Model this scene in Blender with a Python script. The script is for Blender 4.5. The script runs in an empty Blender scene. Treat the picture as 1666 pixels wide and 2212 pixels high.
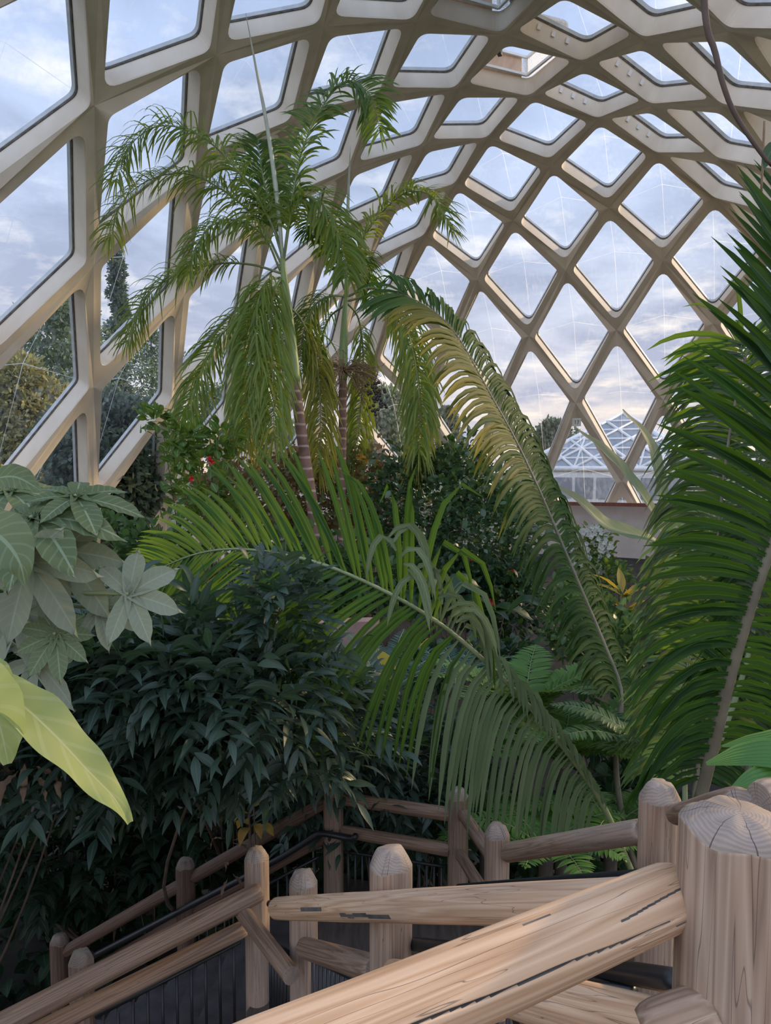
import bpy, math, random
import numpy as np
from mathutils import Vector, Matrix
random.seed(7); rng = np.random.default_rng(7)
col = bpy.context.scene.collection
PI = math.pi
# ---------------------------------------------------------------- camera model
F = 1568.0; PITCH = 0.0643; YAW = 0.3987; EZ = 5.6; CXD = 4.133
cp, sp = math.cos(PITCH), math.sin(PITCH)
CAM = np.array([0, 0, EZ]); RT = np.array([1., 0, 0]); FW = np.array([0, cp, -sp]); UP = np.array([0, sp, cp])
def at(px, py, d):                       # the point seen at a pixel, d metres deep
    return CAM + d*(FW + (px-833)/F*RT + (1106-py)/F*UP)
def pix(p):
    v = np.asarray(p)-CAM; d = v@FW
    return 833+F*(v@RT)/d, 1106-F*(v@UP)/d, d
def ats(lst): return np.array([at(*p) for p in lst])
def nrm(v):
    v = np.asarray(v, float); return v/(np.linalg.norm(v, axis=-1, keepdims=True)+1e-9)

# ---------------------------------------------------------------- object helpers
def tag(o, label=None, cat=None, group=None, kind=None):
    if label: o['label'] = label
    if cat: o['category'] = cat
    if group: o['group'] = group
    if kind: o['kind'] = kind
    return o
def empty(name, loc, label=None, cat=None, group=None):
    o = bpy.data.objects.new(name, None); col.objects.link(o); o.location = Vector(loc); o.empty_display_size = .1
    return tag(o, label, cat, group)
def origin_of(parent):
    w = np.zeros(3)
    while parent is not None:
        w = w+np.array(parent.location); parent = parent.parent
    return w
def mk(name, V, Fc, mats, parent=None, lc=None, mi=None, smooth=True, origin=None, rot=None):
    V = np.asarray(V, float)
    o_w = origin_of(parent) if origin is None else np.asarray(origin, float)
    me = bpy.data.meshes.new(name)
    me.from_pydata((V-o_w if origin is None else V), [], Fc.tolist() if isinstance(Fc, np.ndarray) else Fc)
    if not isinstance(mats, (list, tuple)): mats = [mats]
    for m in mats: me.materials.append(m)
    if mi is not None: me.polygons.foreach_set('material_index', np.asarray(mi, dtype=np.int32))
    if smooth: me.polygons.foreach_set('use_smooth', np.ones(len(me.polygons), dtype=bool))
    if lc is not None:
        a = me.attributes.new('lc', 'FLOAT_VECTOR', 'POINT'); a.data.foreach_set('vector', np.asarray(lc, np.float32).ravel())
    me.update()
    o = bpy.data.objects.new(name, me); col.objects.link(o)
    if parent is not None:
        o.parent = parent
    if origin is not None: o.location = Vector(o_w - (origin_of(parent) if parent is not None else 0))
    if rot is not None: o.rotation_euler = rot
    return o
def copy_tree(o, parent=None):
    c = o.copy(); col.objects.link(c); c.parent = parent
    for ch in list(o.children): copy_tree(ch, c)
    return c
class G:                                  # a bag of geometry that becomes ONE mesh
    def __init__(s): s.V = []; s.F = []; s.M = []; s.A = []; s.n = 0
    def add(s, V, Fc, m=0, lc=None):
        V = np.asarray(V, float); s.V.append(V)
        Fl = Fc.tolist() if isinstance(Fc, np.ndarray) else Fc
        k = s.n; s.F += [[i+k for i in f] for f in Fl]
        s.M += list(m) if isinstance(m, (list, np.ndarray)) else [m]*len(Fl)
        s.A.append(np.zeros((len(V), 3)) if lc is None else lc); s.n += len(V)
        return s
    def build(s, name, mats, parent=None, smooth=True):
        return mk(name, np.concatenate(s.V), s.F, mats, parent, np.concatenate(s.A), s.M, smooth)

# ---------------------------------------------------------------- materials
def newmat(name):
    m = bpy.data.materials.new(name); m.use_nodes = True; nt = m.node_tree; nt.nodes.clear()
    return m, nt, nt.nodes.new('ShaderNodeOutputMaterial')
def nd(nt, t, **kw):
    n = nt.nodes.new('ShaderNode'+t)
    for k, v in kw.items():
        if k in n.inputs: n.inputs[k].default_value = v
        else: setattr(n, k, v)
    return n
def ramp(nt, fac, stops):
    r = nd(nt, 'ValToRGB'); e = r.color_ramp.elements
    while len(e) < len(stops): e.new(.5)
    for el, (p, c) in zip(e, stops): el.position = p; el.color = (*c, 1) if len(c) == 3 else c
    nt.links.new(fac, r.inputs[0]); return r.outputs[0]
def math_(nt, op, a, b=None, c=None):
    n = nd(nt, 'Math', operation=op)
    for i, x in enumerate((a, b, c)):
        if x is None: continue
        if isinstance(x, (int, float)): n.inputs[i].default_value = x
        else: nt.links.new(x, n.inputs[i])
    return n.outputs[0]
def mixc(nt, f, a, b, blend='MIX'):
    n = nd(nt, 'Mix', data_type='RGBA', blend_type=blend)
    for i, x in ((0, f), (6, a), (7, b)):
        if isinstance(x, (int, float)): n.inputs[i].default_value = x
        elif isinstance(x, tuple): n.inputs[i].default_value = (*x, 1)
        else: nt.links.new(x, n.inputs[i])
    return n.outputs[2]
def leafmat(name, ca, cb, trans=.35, tcol=None, rough=.42, rib=.0, ribc=(.4, .45, .25), under=None, spec=.4, tipc=None, vein=0, patch=None):
    m, nt, out = newmat(name); L = nt.links.new
    at_ = nd(nt, 'Attribute', attribute_name='lc'); sep = nd(nt, 'SeparateXYZ'); L(at_.outputs['Vector'], sep.inputs[0])
    ac, al, rn = sep.outputs
    no = nd(nt, 'TexNoise', Scale=3.0, Detail=2.0)
    tc = nd(nt, 'TexCoord'); L(tc.outputs['Object'], no.inputs['Vector'])
    f = math_(nt, 'ADD', math_(nt, 'MULTIPLY', rn, .75), math_(nt, 'MULTIPLY', math_(nt, 'SUBTRACT', no.outputs[0], .35), .8))
    c = ramp(nt, f, [(0, ca), (1, cb)])
    if tipc: c = mixc(nt, math_(nt, 'MULTIPLY', math_(nt, 'POWER', al, 2.2), math_(nt, 'MULTIPLY', rn, 1.1)), c, tipc)
    if patch:
        n2 = nd(nt, 'TexNoise', Scale=patch[1], Detail=3.0); L(tc.outputs['Object'], n2.inputs['Vector'])
        c = mixc(nt, ramp(nt, n2.outputs[0], [(.5, (0, 0, 0)), (.68, (1, 1, 1))]), c, patch[0])
    if vein:
        w = math_(nt, 'SINE', math_(nt, 'MULTIPLY', math_(nt, 'SUBTRACT', al, math_(nt, 'MULTIPLY', math_(nt, 'ABSOLUTE', ac), .18)), vein))
        c = mixc(nt, math_(nt, 'MULTIPLY', math_(nt, 'GREATER_THAN', w, .8), .35), c, ribc)
    if rib:
        c = mixc(nt, math_(nt, 'LESS_THAN', math_(nt, 'ABSOLUTE', ac), rib), c, ribc)
    if under:
        ge = nd(nt, 'NewGeometry'); c = mixc(nt, ge.outputs['Backfacing'], c, under)
    pb = nd(nt, 'BsdfPrincipled', Roughness=rough); pb.inputs['Specular IOR Level'].default_value = spec; L(c, pb.inputs['Base Color'])
    tr = nd(nt, 'BsdfTranslucent')
    L(mixc(nt, .72, c, tcol or (.25, .36, .04)), tr.inputs[0])
    mx = nd(nt, 'MixShader', Fac=trans); L(pb.outputs[0], mx.inputs[1]); L(tr.outputs[0], mx.inputs[2]); L(mx.outputs[0], out.inputs[0])
    return m
def plain(name, ca, cb=None, scale=4, rough=.7, stretch=(1, 1, 1), bump=0, metal=0, detail=5, coord='Object', lo=.3, hi=.7):
    m, nt, out = newmat(name); L = nt.links.new
    tc = nd(nt, 'TexCoord'); mp = nd(nt, 'Mapping'); mp.inputs['Scale'].default_value = stretch
    L(tc.outputs[coord], mp.inputs[0]); no = nd(nt, 'TexNoise', Scale=float(scale), Detail=float(detail)); L(mp.outputs[0], no.inputs['Vector'])
    pb = nd(nt, 'BsdfPrincipled', Roughness=rough, Metallic=metal)
    L(ramp(nt, no.outputs[0], [(lo, ca), (hi, cb or ca)]), pb.inputs['Base Color'])
    if bump:
        b = nd(nt, 'Bump', Strength=bump, Distance=.02); L(no.outputs[0], b.inputs['Height']); L(b.outputs[0], pb.inputs['Normal'])
    L(pb.outputs[0], out.inputs[0]); return m
def wood(name, lo, mid, hi, grey=(.30, .26, .23), gmix=.3, big=1.0, stain=(.12, .075, .05)):
    m, nt, out = newmat(name); L = nt.links.new
    tc = nd(nt, 'TexCoord')
    def nz(sx, sz, det=6, dist=0., off=0):
        mp = nd(nt, 'Mapping'); mp.inputs['Scale'].default_value = (sx*big, sx*big, sz*big); mp.inputs['Location'].default_value = (off, off*.7, off*1.3)
        L(tc.outputs['Object'], mp.inputs[0]); n = nd(nt, 'TexNoise', Scale=1.0, Detail=float(det), Distortion=float(dist)); L(mp.outputs[0], n.inputs['Vector']); return n.outputs[0]
    n1 = nz(15, .42, 3, .25)
    # cathedral grain: bands of a stretched distorted field
    band = math_(nt, 'FRACT', math_(nt, 'MULTIPLY', n1, 9.0))
    band = math_(nt, 'ABSOLUTE', math_(nt, 'SUBTRACT', band, .5))
    c = ramp(nt, math_(nt, 'ADD', math_(nt, 'MULTIPLY', band, 1.1), math_(nt, 'MULTIPLY', nz(60, 2, 4, 0, 3), .45)), [(.12, lo), (.5, mid), (.95, hi)])
    c = mixc(nt, ramp(nt, nz(5, .8, 4, .3, 8), [(.42, (0, 0, 0)), (.7, (gmix,)*3)]), c, grey)
    c = mixc(nt, ramp(nt, nz(22, 1.6, 5, .8, 15), [(.6, (0, 0, 0)), (.74, (.6,)*3)]), c, stain)
    cr = math_(nt, 'ABSOLUTE', math_(nt, 'SUBTRACT', nz(26, .9, 2, .15, 21), .5))
    crack = ramp(nt, math_(nt, 'ADD', cr, math_(nt, 'MULTIPLY', math_(nt, 'GREATER_THAN', nz(7, .6, 2, 0, 33), .5), -.0)), [(.0, (.55,)*3), (.0035, (0, 0, 0))])
    c = mixc(nt, crack, c, (.03, .02, .015))
    pb = nd(nt, 'BsdfPrincipled', Roughness=.72); pb.inputs['Specular IOR Level'].default_value = .25; L(c, pb.inputs['Base Color'])
    b = nd(nt, 'Bump', Strength=.5, Distance=.004); L(math_(nt, 'SUBTRACT', math_(nt, 'MULTIPLY', band, .5), crack), b.inputs['Height']); L(b.outputs[0], pb.inputs['Normal'])
    L(pb.outputs[0], out.inputs[0]); return m
def endgrain(name, a, b, freq=150):
    m, nt, out = newmat(name); L = nt.links.new
    tc = nd(nt, 'TexCoord'); sx = nd(nt, 'SeparateXYZ'); L(tc.outputs['Object'], sx.inputs[0])
    n = nd(nt, 'TexNoise', Scale=9.0, Detail=3.0); L(tc.outputs['Object'], n.inputs['Vector'])
    x = math_(nt, 'ADD', sx.outputs[0], math_(nt, 'MULTIPLY', math_(nt, 'SUBTRACT', n.outputs[0], .5), .03)); y = math_(nt, 'ADD', sx.outputs[1], .015)
    r = math_(nt, 'SQRT', math_(nt, 'ADD', math_(nt, 'MULTIPLY', x, x), math_(nt, 'MULTIPLY', y, y)))
    w = math_(nt, 'SINE', math_(nt, 'MULTIPLY', r, float(freq*6.28)))
    ang = math_(nt, 'ARCTAN2', y, x); n2 = nd(nt, 'TexNoise', Scale=5.0, Detail=3.0, noise_dimensions='1D'); L(math_(nt, 'MULTIPLY', ang, 2.2), n2.inputs['W'])
    c = ramp(nt, math_(nt, 'ADD', math_(nt, 'MULTIPLY', w, .10), n.outputs[0]), [(.25, a), (.75, b)])
    c = mixc(nt, ramp(nt, n2.outputs[0], [(.67, (0, 0, 0)), (.72, (.8,)*3)]), c, (.04, .03, .025))
    pb = nd(nt, 'BsdfPrincipled', Roughness=.8); L(c, pb.inputs['Base Color']); L(pb.outputs[0], out.inputs[0]); return m
M = {}
M['concrete'] = plain('painted_concrete', (.68, .59, .475), (.77, .68, .56), 2.2, .75, bump=.15)
M['reveal'] = plain('reveal_concrete', (.70, .61, .49), (.83, .75, .63), 1.6, .7, (1, 1, .5), bump=.1)
M['seam'] = plain('seam_rubber', (.05, .045, .04), (.16, .14, .12), 9, .8)
M['curb'] = plain('glazing_curb', (.55, .60, .64), (.72, .76, .78), 5, .4)
M['soil'] = plain('dark_soil', (.012, .010, .008), (.035, .028, .02), 3, .95, bump=.4)
M['lawn'] = plain('outside_lawn', (.05, .075, .03), (.09, .11, .05), .3, .95)
M['black'] = plain('black_paint', (.012, .013, .015), (.02, .02, .022), 8, .38)
M['stone'] = plain('stair_stone', (.05, .042, .042), (.10, .085, .082), 6, .85, bump=.2)
M['deck'] = plain('deck_board', (.06, .045, .035), (.12, .09, .07), 3, .75, (9, 1, 1), bump=.2)
M['pinkwall'] = plain('pink_path', (.32, .19, .15), (.42, .26, .21), 3, .85)
M['pinkpanel'] = plain('pale_panel', (.52, .46, .42), (.60, .54, .50), 2, .7)
M['redrail'] = plain('redwood_rail', (.16, .05, .03), (.24, .08, .05), 3, .6, (8, 8, 1))
M['white'] = plain('white_paint', (.72, .72, .70), (.82, .82, .80), 4, .5)
M['roofglass'] = plain('greenhouse_glass', (.22, .24, .26), (.36, .38, .40), .5, .55)
M['ply'] = plain('plywood', (.40, .27, .19), (.52, .37, .27), 3, .7, (1, 8, 1))
M['mesh'] = plain('grey_mesh', (.30, .30, .30), (.55, .55, .54), 60, .6)
M['plate'] = plain('number_plate', (.55, .60, .52), (.62, .66, .58), 5, .5)
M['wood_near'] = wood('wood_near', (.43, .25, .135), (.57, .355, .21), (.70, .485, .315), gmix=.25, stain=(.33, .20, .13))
M['wood_mid'] = wood('wood_mid', (.16, .095, .06), (.26, .165, .11), (.36, .25, .175), gmix=.35)  # greyish brown timber, darkened for the shade of the planting around it
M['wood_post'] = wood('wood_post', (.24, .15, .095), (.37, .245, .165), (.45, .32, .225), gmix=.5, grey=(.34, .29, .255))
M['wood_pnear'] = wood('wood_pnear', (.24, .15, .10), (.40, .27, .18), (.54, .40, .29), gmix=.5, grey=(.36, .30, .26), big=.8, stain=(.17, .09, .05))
M['wood_dark'] = wood('wood_dark', (.07, .04, .027), (.12, .073, .05), (.165, .105, .075), gmix=.3, grey=(.13, .1, .09))  # dark brown timber with the planting's shade also put into its colour
M['end'] = endgrain('end_grain', (.22, .16, .12), (.40, .315, .25))
M['end_dark'] = endgrain('end_grain_dark', (.10, .07, .05), (.22, .17, .13))

def glassmat():
    m, nt, out = newmat('acrylic_pane'); L = nt.links.new
    tc = nd(nt, 'TexCoord'); mp = nd(nt, 'Mapping'); mp.inputs['Scale'].default_value = (6, 6, .5)
    L(tc.outputs['Object'], mp.inputs[0]); n = nd(nt, 'TexNoise', Scale=1.6, Detail=6.0); L(mp.outputs[0], n.inputs['Vector'])
    n2 = nd(nt, 'TexNoise', Scale=.9, Detail=3.0); L(tc.outputs['Object'], n2.inputs['Vector'])
    tr = nd(nt, 'BsdfTransparent'); tr.inputs[0].default_value = (.93, .945, .96, 1)
    df = nd(nt, 'BsdfTranslucent'); df.inputs[0].default_value = (.85, .85, .85, 1)
    gl = nd(nt, 'BsdfGlossy', Roughness=.08)
    f = math_(nt, 'MULTIPLY', ramp(nt, n.outputs[0], [(.45, (0, 0, 0)), (.8, (1, 1, 1))]), ramp(nt, n2.outputs[0], [(.35, (.02,)*3), (.8, (.34,)*3)]))
    f = math_(nt, 'ADD', f, .02)
    a = nd(nt, 'MixShader'); L(f, a.inputs[0]); L(tr.outputs[0], a.inputs[1]); L(df.outputs[0], a.inputs[2])
    lw = nd(nt, 'LayerWeight', Blend=.12)
    b = nd(nt, 'MixShader'); L(math_(nt, 'MULTIPLY', lw.outputs[0], .35), b.inputs[0]); L(a.outputs[0], b.inputs[1]); L(gl.outputs[0], b.inputs[2])
    L(b.outputs[0], out.inputs[0]); return m
M['glass'] = glassmat()
def meshmat():
    m, nt, out = newmat('vent_screen'); L = nt.links.new
    tr = nd(nt, 'BsdfTransparent'); df = nd(nt, 'BsdfTranslucent'); df.inputs[0].default_value = (.7, .7, .68, 1); tc = nd(nt, 'TexCoord')
    n = nd(nt, 'TexVoronoi', Scale=38.0); L(tc.outputs['Object'], n.inputs['Vector'])
    a = nd(nt, 'MixShader'); L(ramp(nt, n.outputs[0], [(.25, (.1,)*3), (.5, (.8,)*3)]), a.inputs[0]); L(tr.outputs[0], a.inputs[1]); L(df.outputs[0], a.inputs[2]); L(a.outputs[0], out.inputs[0]); return m
M['mesh'] = meshmat(); M['ply'] = plain('plywood', (.55, .38, .27), (.68, .50, .37), 3, .7, (1, 8, 1))
def creasemat():
    m, nt, out = newmat('pane_crease'); L = nt.links.new
    tr = nd(nt, 'BsdfTransparent'); df = nd(nt, 'BsdfTranslucent'); df.inputs[0].default_value = (.95, .93, .88, 1)
    tc = nd(nt, 'TexCoord'); n = nd(nt, 'TexNoise', Scale=2.0); L(tc.outputs['Object'], n.inputs['Vector'])
    a = nd(nt, 'MixShader'); L(math_(nt, 'MULTIPLY', n.outputs[0], .9), a.inputs[0]); L(tr.outputs[0], a.inputs[1]); L(df.outputs[0], a.inputs[2]); L(a.outputs[0], out.inputs[0]); return m
M['crease'] = creasemat()

# ---------------------------------------------------------------- world, sun, camera
def world():
    w = bpy.data.worlds.new('sky'); bpy.context.scene.world = w; w.use_nodes = True; nt = w.node_tree; nt.nodes.clear(); L = nt.links.new
    out = nd(nt, 'OutputWorld'); bg = nd(nt, 'Background'); L(bg.outputs[0], out.inputs[0])
    tc = nd(nt, 'TexCoord'); sx = nd(nt, 'SeparateXYZ'); L(tc.outputs['Generated'], sx.inputs[0])
    z = sx.outputs[2]; zc = math_(nt, 'MAXIMUM', z, 0.0)
    base = ramp(nt, zc, [(0, (.86, .66, .50)), (.05, (.78, .68, .62)), (.14, (.60, .62, .71)), (.3, (.52, .60, .78)), (.6, (.46, .60, .90)), (1, (.40, .55, .88))])
    dv = math_(nt, 'ADD', zc, .16); cx = nd(nt, 'CombineXYZ')
    L(math_(nt, 'DIVIDE', sx.outputs[0], dv), cx.inputs[0]); L(math_(nt, 'DIVIDE', sx.outputs[1], dv), cx.inputs[1])
    n = nd(nt, 'TexNoise', Scale=1.15, Detail=7.0, Roughness=.58, Distortion=.4); L(cx.outputs[0], n.inputs['Vector'])
    n2 = nd(nt, 'TexNoise', Scale=2.6, Detail=6.0, Roughness=.6); L(cx.outputs[0], n2.inputs['Vector'])
    c = mixc(nt, ramp(nt, n.outputs[0], [(.42, (0, 0, 0)), (.58, (.95,)*3)]), base, mixc(nt, ramp(nt, zc, [(0, (0, 0, 0)), (.35, (1, 1, 1))]), (.42, .43, .53), (.33, .40, .56)))
    c = mixc(nt, ramp(nt, n2.outputs[0], [(.52, (0, 0, 0)), (.70, (.9,)*3)]), c, mixc(nt, ramp(nt, zc, [(.0, (0, 0, 0)), (.3, (1, 1, 1))]), (1.05, .86, .66), (.88, .89, .92)))
    c = mixc(nt, math_(nt, 'LESS_THAN', z, -.01), c, (.05, .055, .035))
    # the sky behind the viewer and overhead is brighter
    k = math_(nt, 'ADD', 1.0, math_(nt, 'MULTIPLY', ramp(nt, math_(nt, 'ADD', math_(nt, 'MULTIPLY', sx.outputs[1], -.5), .5), [(.35, (0, 0, 0)), (.75, (1, 1, 1))]), .75))
    L(c, bg.inputs[0]); L(math_(nt, 'MULTIPLY', k, 1.12), bg.inputs[1])
world()
sd = bpy.data.lights.new('evening_sun', 'SUN'); sd.energy = 3.0; sd.color = (1, .74, .42); sd.angle = .06
so = bpy.data.objects.new('evening_sun', sd); col.objects.link(so)
so.rotation_euler = Vector((-.80, -.38, -.34)).to_track_quat('-Z', 'Y').to_euler()
cd = bpy.data.cameras.new('camera'); cam = bpy.data.objects.new('camera', cd); col.objects.link(cam)
cd.sensor_fit = 'VERTICAL'; cd.sensor_height = 36; cd.lens = F/2212*36; cd.clip_start = .05; cd.clip_end = 400
cam.location = Vector(CAM); cam.rotation_euler = (PI/2-PITCH, 0, 0)
sc = bpy.context.scene; sc.camera = cam
sc.view_settings.view_transform = 'Standard'; sc.view_settings.look = 'None'; sc.view_settings.exposure = .22
sc.cycles.max_bounces = 8; sc.cycles.diffuse_bounces = 3; sc.cycles.transparent_max_bounces = 12; sc.cycles.use_adaptive_sampling = True; sc.cycles.adaptive_threshold = .02

# ---------------------------------------------------------------- the lattice vault
XR = [0, 1.558, 2.994, 4.553, 6.192, 7.770, 9.341, 10.921, 12.40, 13.7]
ZR = [9.657, 9.471, 8.890, 7.919, 6.620, 4.272, 1.893, -1.196, -4.4, -7.8]
ZE = [0, 0, .07, .151, -.004, .493, .469, .543, .4, .3]; UE = [0, 0, -.018, .041, -.024, .014, -.072, .1, .1, .1]
DU, U0 = 3.0, 10.672
cy_, sy_ = math.cos(YAW), math.sin(YAW)
def dome(x, u, z): return np.array([cy_*(x-CXD)+sy_*u, -sy_*(x-CXD)+cy_*u, EZ+z])
def node(a, b):
    if a >= 5 and b <= -1:
        e = a-b-6; u = 3+e/2; fr = (a-5)/e if e else .5; X, Z = XR[e], ZR[e]
        if 0 < fr < 1: Z += ZE[e]; u += UE[e]
        return dome((2*fr-1)*X, u*DU+U0, Z)
    r = a+b; k = abs(4-r); return dome((1 if r > 4 else -1)*XR[k], (a-b)/2*DU+U0, ZR[k])
def cell_geo(q, w, rad):
    q = np.array(q); c = q.mean(0); n = nrm(np.cross(q[2]-q[0], q[3]-q[1]))
    ctr = dome(0, 0, 0)  # orient outward from the axis
    ax = np.array([sy_, cy_, 0]); rel = c-ctr; rel = rel-ax*(rel@ax)*.55
    if n@rel < 0: n = -n
    ex = nrm(q[2]-q[0]); ey = np.cross(n, ex)
    p2 = np.array([[(p-c)@ex, (p-c)@ey] for p in q])
    area = sum(p2[i][0]*p2[(i+1) % 4][1]-p2[(i+1) % 4][0]*p2[i][1] for i in range(4)); sgn = 1 if area > 0 else -1
    ln = []
    for i in range(4):
        a, b = p2[i], p2[(i+1) % 4]; d = nrm(b-a); nn = np.array([-d[1], d[0]])*sgn; ln.append((a+nn*w, d))
    arcs = []
    for i in range(4):
        (pa, da), (pb, db) = ln[i-1], ln[i]
        t = np.linalg.solve(np.array([da, -db]).T, pb-pa); x = pa+da*t[0]
        half = math.acos(max(-1, min(1, -(da@db))))/2; tl = rad/math.tan(half)
        tl = min(tl, .5); A = x-da*tl; B = x+db*tl
        arcs.append([(1-s)**2*A+2*s*(1-s)*x+s*s*B for s in np.linspace(0, 1, 6)])
    to3 = lambda p, h=0: c+ex*p[0]+ey*p[1]+n*h
    return c, n, arcs, to3, sgn
lat = {k: G() for k in ('wall_left', 'ceiling', 'wall_back', 'wall_right')}
RIB, DEP = .185, .42
nwin = 0; vents = {(4, -1), (3, 0)}
cells = [(a, b) for a in range(-3, 14) for b in range(-8, 8)]
kept = []
for a, b in cells:
    iden = [(a, b), (a+1, b), (a+1, b+1), (a, b+1)]
    ok = True
    for (p, q) in iden:
        if p >= 5 and q <= -1: ok &= (p-q-6) <= 9
        else: ok &= abs(4-p-q) <= 9
    if not ok: continue
    endc = a >= 5 and b+1 <= -1
    if not endc:
        u = (a-b)/2
        if u < -2.6: continue
    q = [node(*i) for i in iden]; c = sum(q)/4
    px, py, d = pix(c)
    if c[2] < -.5: continue
    if not (d > .5 and -600 < px < 2350 and -750 < py < 1700): continue
    r = a+b+1
    face = 'wall_back' if endc else ('wall_left' if r <= 2 else ('wall_right' if r >= 6 else 'ceiling'))
    cc, n, arcs, to3, sgn = cell_geo(q, RIB, .24)
    g = lat[face]; V = list(q); Fc = []; mi = []; k0 = 4; S = len(arcs[0]); tot = 4*S
    loop0 = [p for ar in arcs for p in ar]
    V += [to3(p) for p in loop0]                                  # edge of the opening
    V += [to3(p*(1+.0), .04) for p in loop0]                      # small arris
    V += [to3(p, DEP) for p in loop0]
    V += [x+n*DEP for x in q]
    for i in range(4):
        for s in range(S-1): Fc.append([i, k0+i*S+s+1, k0+i*S+s]); mi.append(0)
        j = (i+1) % 4; Fc.append([i, j, k0+j*S, k0+i*S+S-1]); mi.append(0)
        ob = 4+3*tot; of = 4+2*tot
        for s in range(S-1): Fc.append([ob+i, of+i*S+s, of+i*S+s+1]); mi.append(0)
        Fc.append([ob+i, of+i*S+S-1, of+j*S, ob+j]); mi.append(0)
    for s in range(tot):
        t = (s+1) % tot
        Fc.append([4+s, 4+t, 4+tot+t, 4+tot+s]); mi.append(0)
        Fc.append([4+tot+s, 4+tot+t, 4+2*tot+t, 4+2*tot+s]); mi.append(1)
    g.add(V, Fc, mi)
    if not (-350 < px < 2020 and -450 < py < 1350): continue
    kept.append((a, b, face, q, cc, n, loop0, to3, arcs, S))
for k, g in lat.items():
    if g.n: tag(g.build(k, [M['concrete'], M['reveal']], smooth=False), kind='structure')
for (a, b, face, q, cc, n, loop0, to3, arcs, S) in kept:
    nwin += 1; tot = len(loop0)
    if (a, b) in vents: continue
    g = G(); lv = [(1.0, DEP-.03), (.985, DEP-.03), (.985, DEP+.01), (.975, DEP+.015), (.96, DEP+.085), (.99, DEP+.095)]
    V = []; Fc = []; mi = []
    for sc_, h in lv: V += [to3(p*sc_, h) for p in loop0]
    for L_ in range(len(lv)-1):
        for s in range(tot):
            t = (s+1) % tot; Fc.append([L_*tot+s, L_*tot+t, (L_+1)*tot+t, (L_+1)*tot+s]); mi.append(1 if L_ < 2 else 0)
    g.add(V, Fc, mi)
    fo = g.build('window_%d' % nwin, [M['curb'], M['seam']], smooth=False); tag(fo, kind='structure')
    # the pane: a low outward pyramid with its four creases
    g = G(); rim = [to3(p*.965, DEP+.08) for p in loop0]
    up2 = np.array([0, 0, 1.])-n*n[2]; apex = to3(np.zeros(2), DEP+.08+.32)+nrm(up2)*.22
    V = rim+[apex]; Fc = [[s, (s+1) % tot, tot] for s in range(tot)]; mi = [0]*tot
    g.add(V, Fc, mi)
    for i in range(4):
        r0 = to3(arcs[i][S//2]*.965, DEP+.08-.006); ap = apex-n*.006; dr = nrm(ap-r0); sd_ = np.cross(dr, n)*.011
        g.add([r0-sd_*.6, r0+sd_*.6, ap+sd_, ap-sd_], [[0, 1, 2, 3]], 1)
    g.build('pane', [M['glass'], M['crease']], fo, smooth=False)

for (a, b, face, q, cc, n, loop0, to3, arcs, S), i in zip(kept, range(1, nwin+1)):
    if (a, b) in ((4, 0), (5, -1), (5, 0), (6, -1)):
        w_ = bpy.data.objects['window_%d' % i]; p0, p1 = arcs[0][-1], arcs[1][0]; e1 = nrm(to3(p1)-to3(p0)); inn = nrm(np.cross(n, e1)); inn = inn if inn@(cc-to3(p0)) > 0 else -inn
        for t in (.2, .5, .8):
            c_ = to3(p0+(p1-p0)*t, DEP-.16)+inn*.012; mk('clip', [c_+e1*x+n*y+inn*z for z in (0, .02) for x, y in ((-.045, -.06), (.045, -.06), (.045, .06), (-.045, .06))], [[0, 1, 2, 3], [4, 5, 6, 7], [0, 1, 5, 4], [1, 2, 6, 5], [2, 3, 7, 6], [3, 0, 4, 7]], M['white'], w_, smooth=False)
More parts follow.
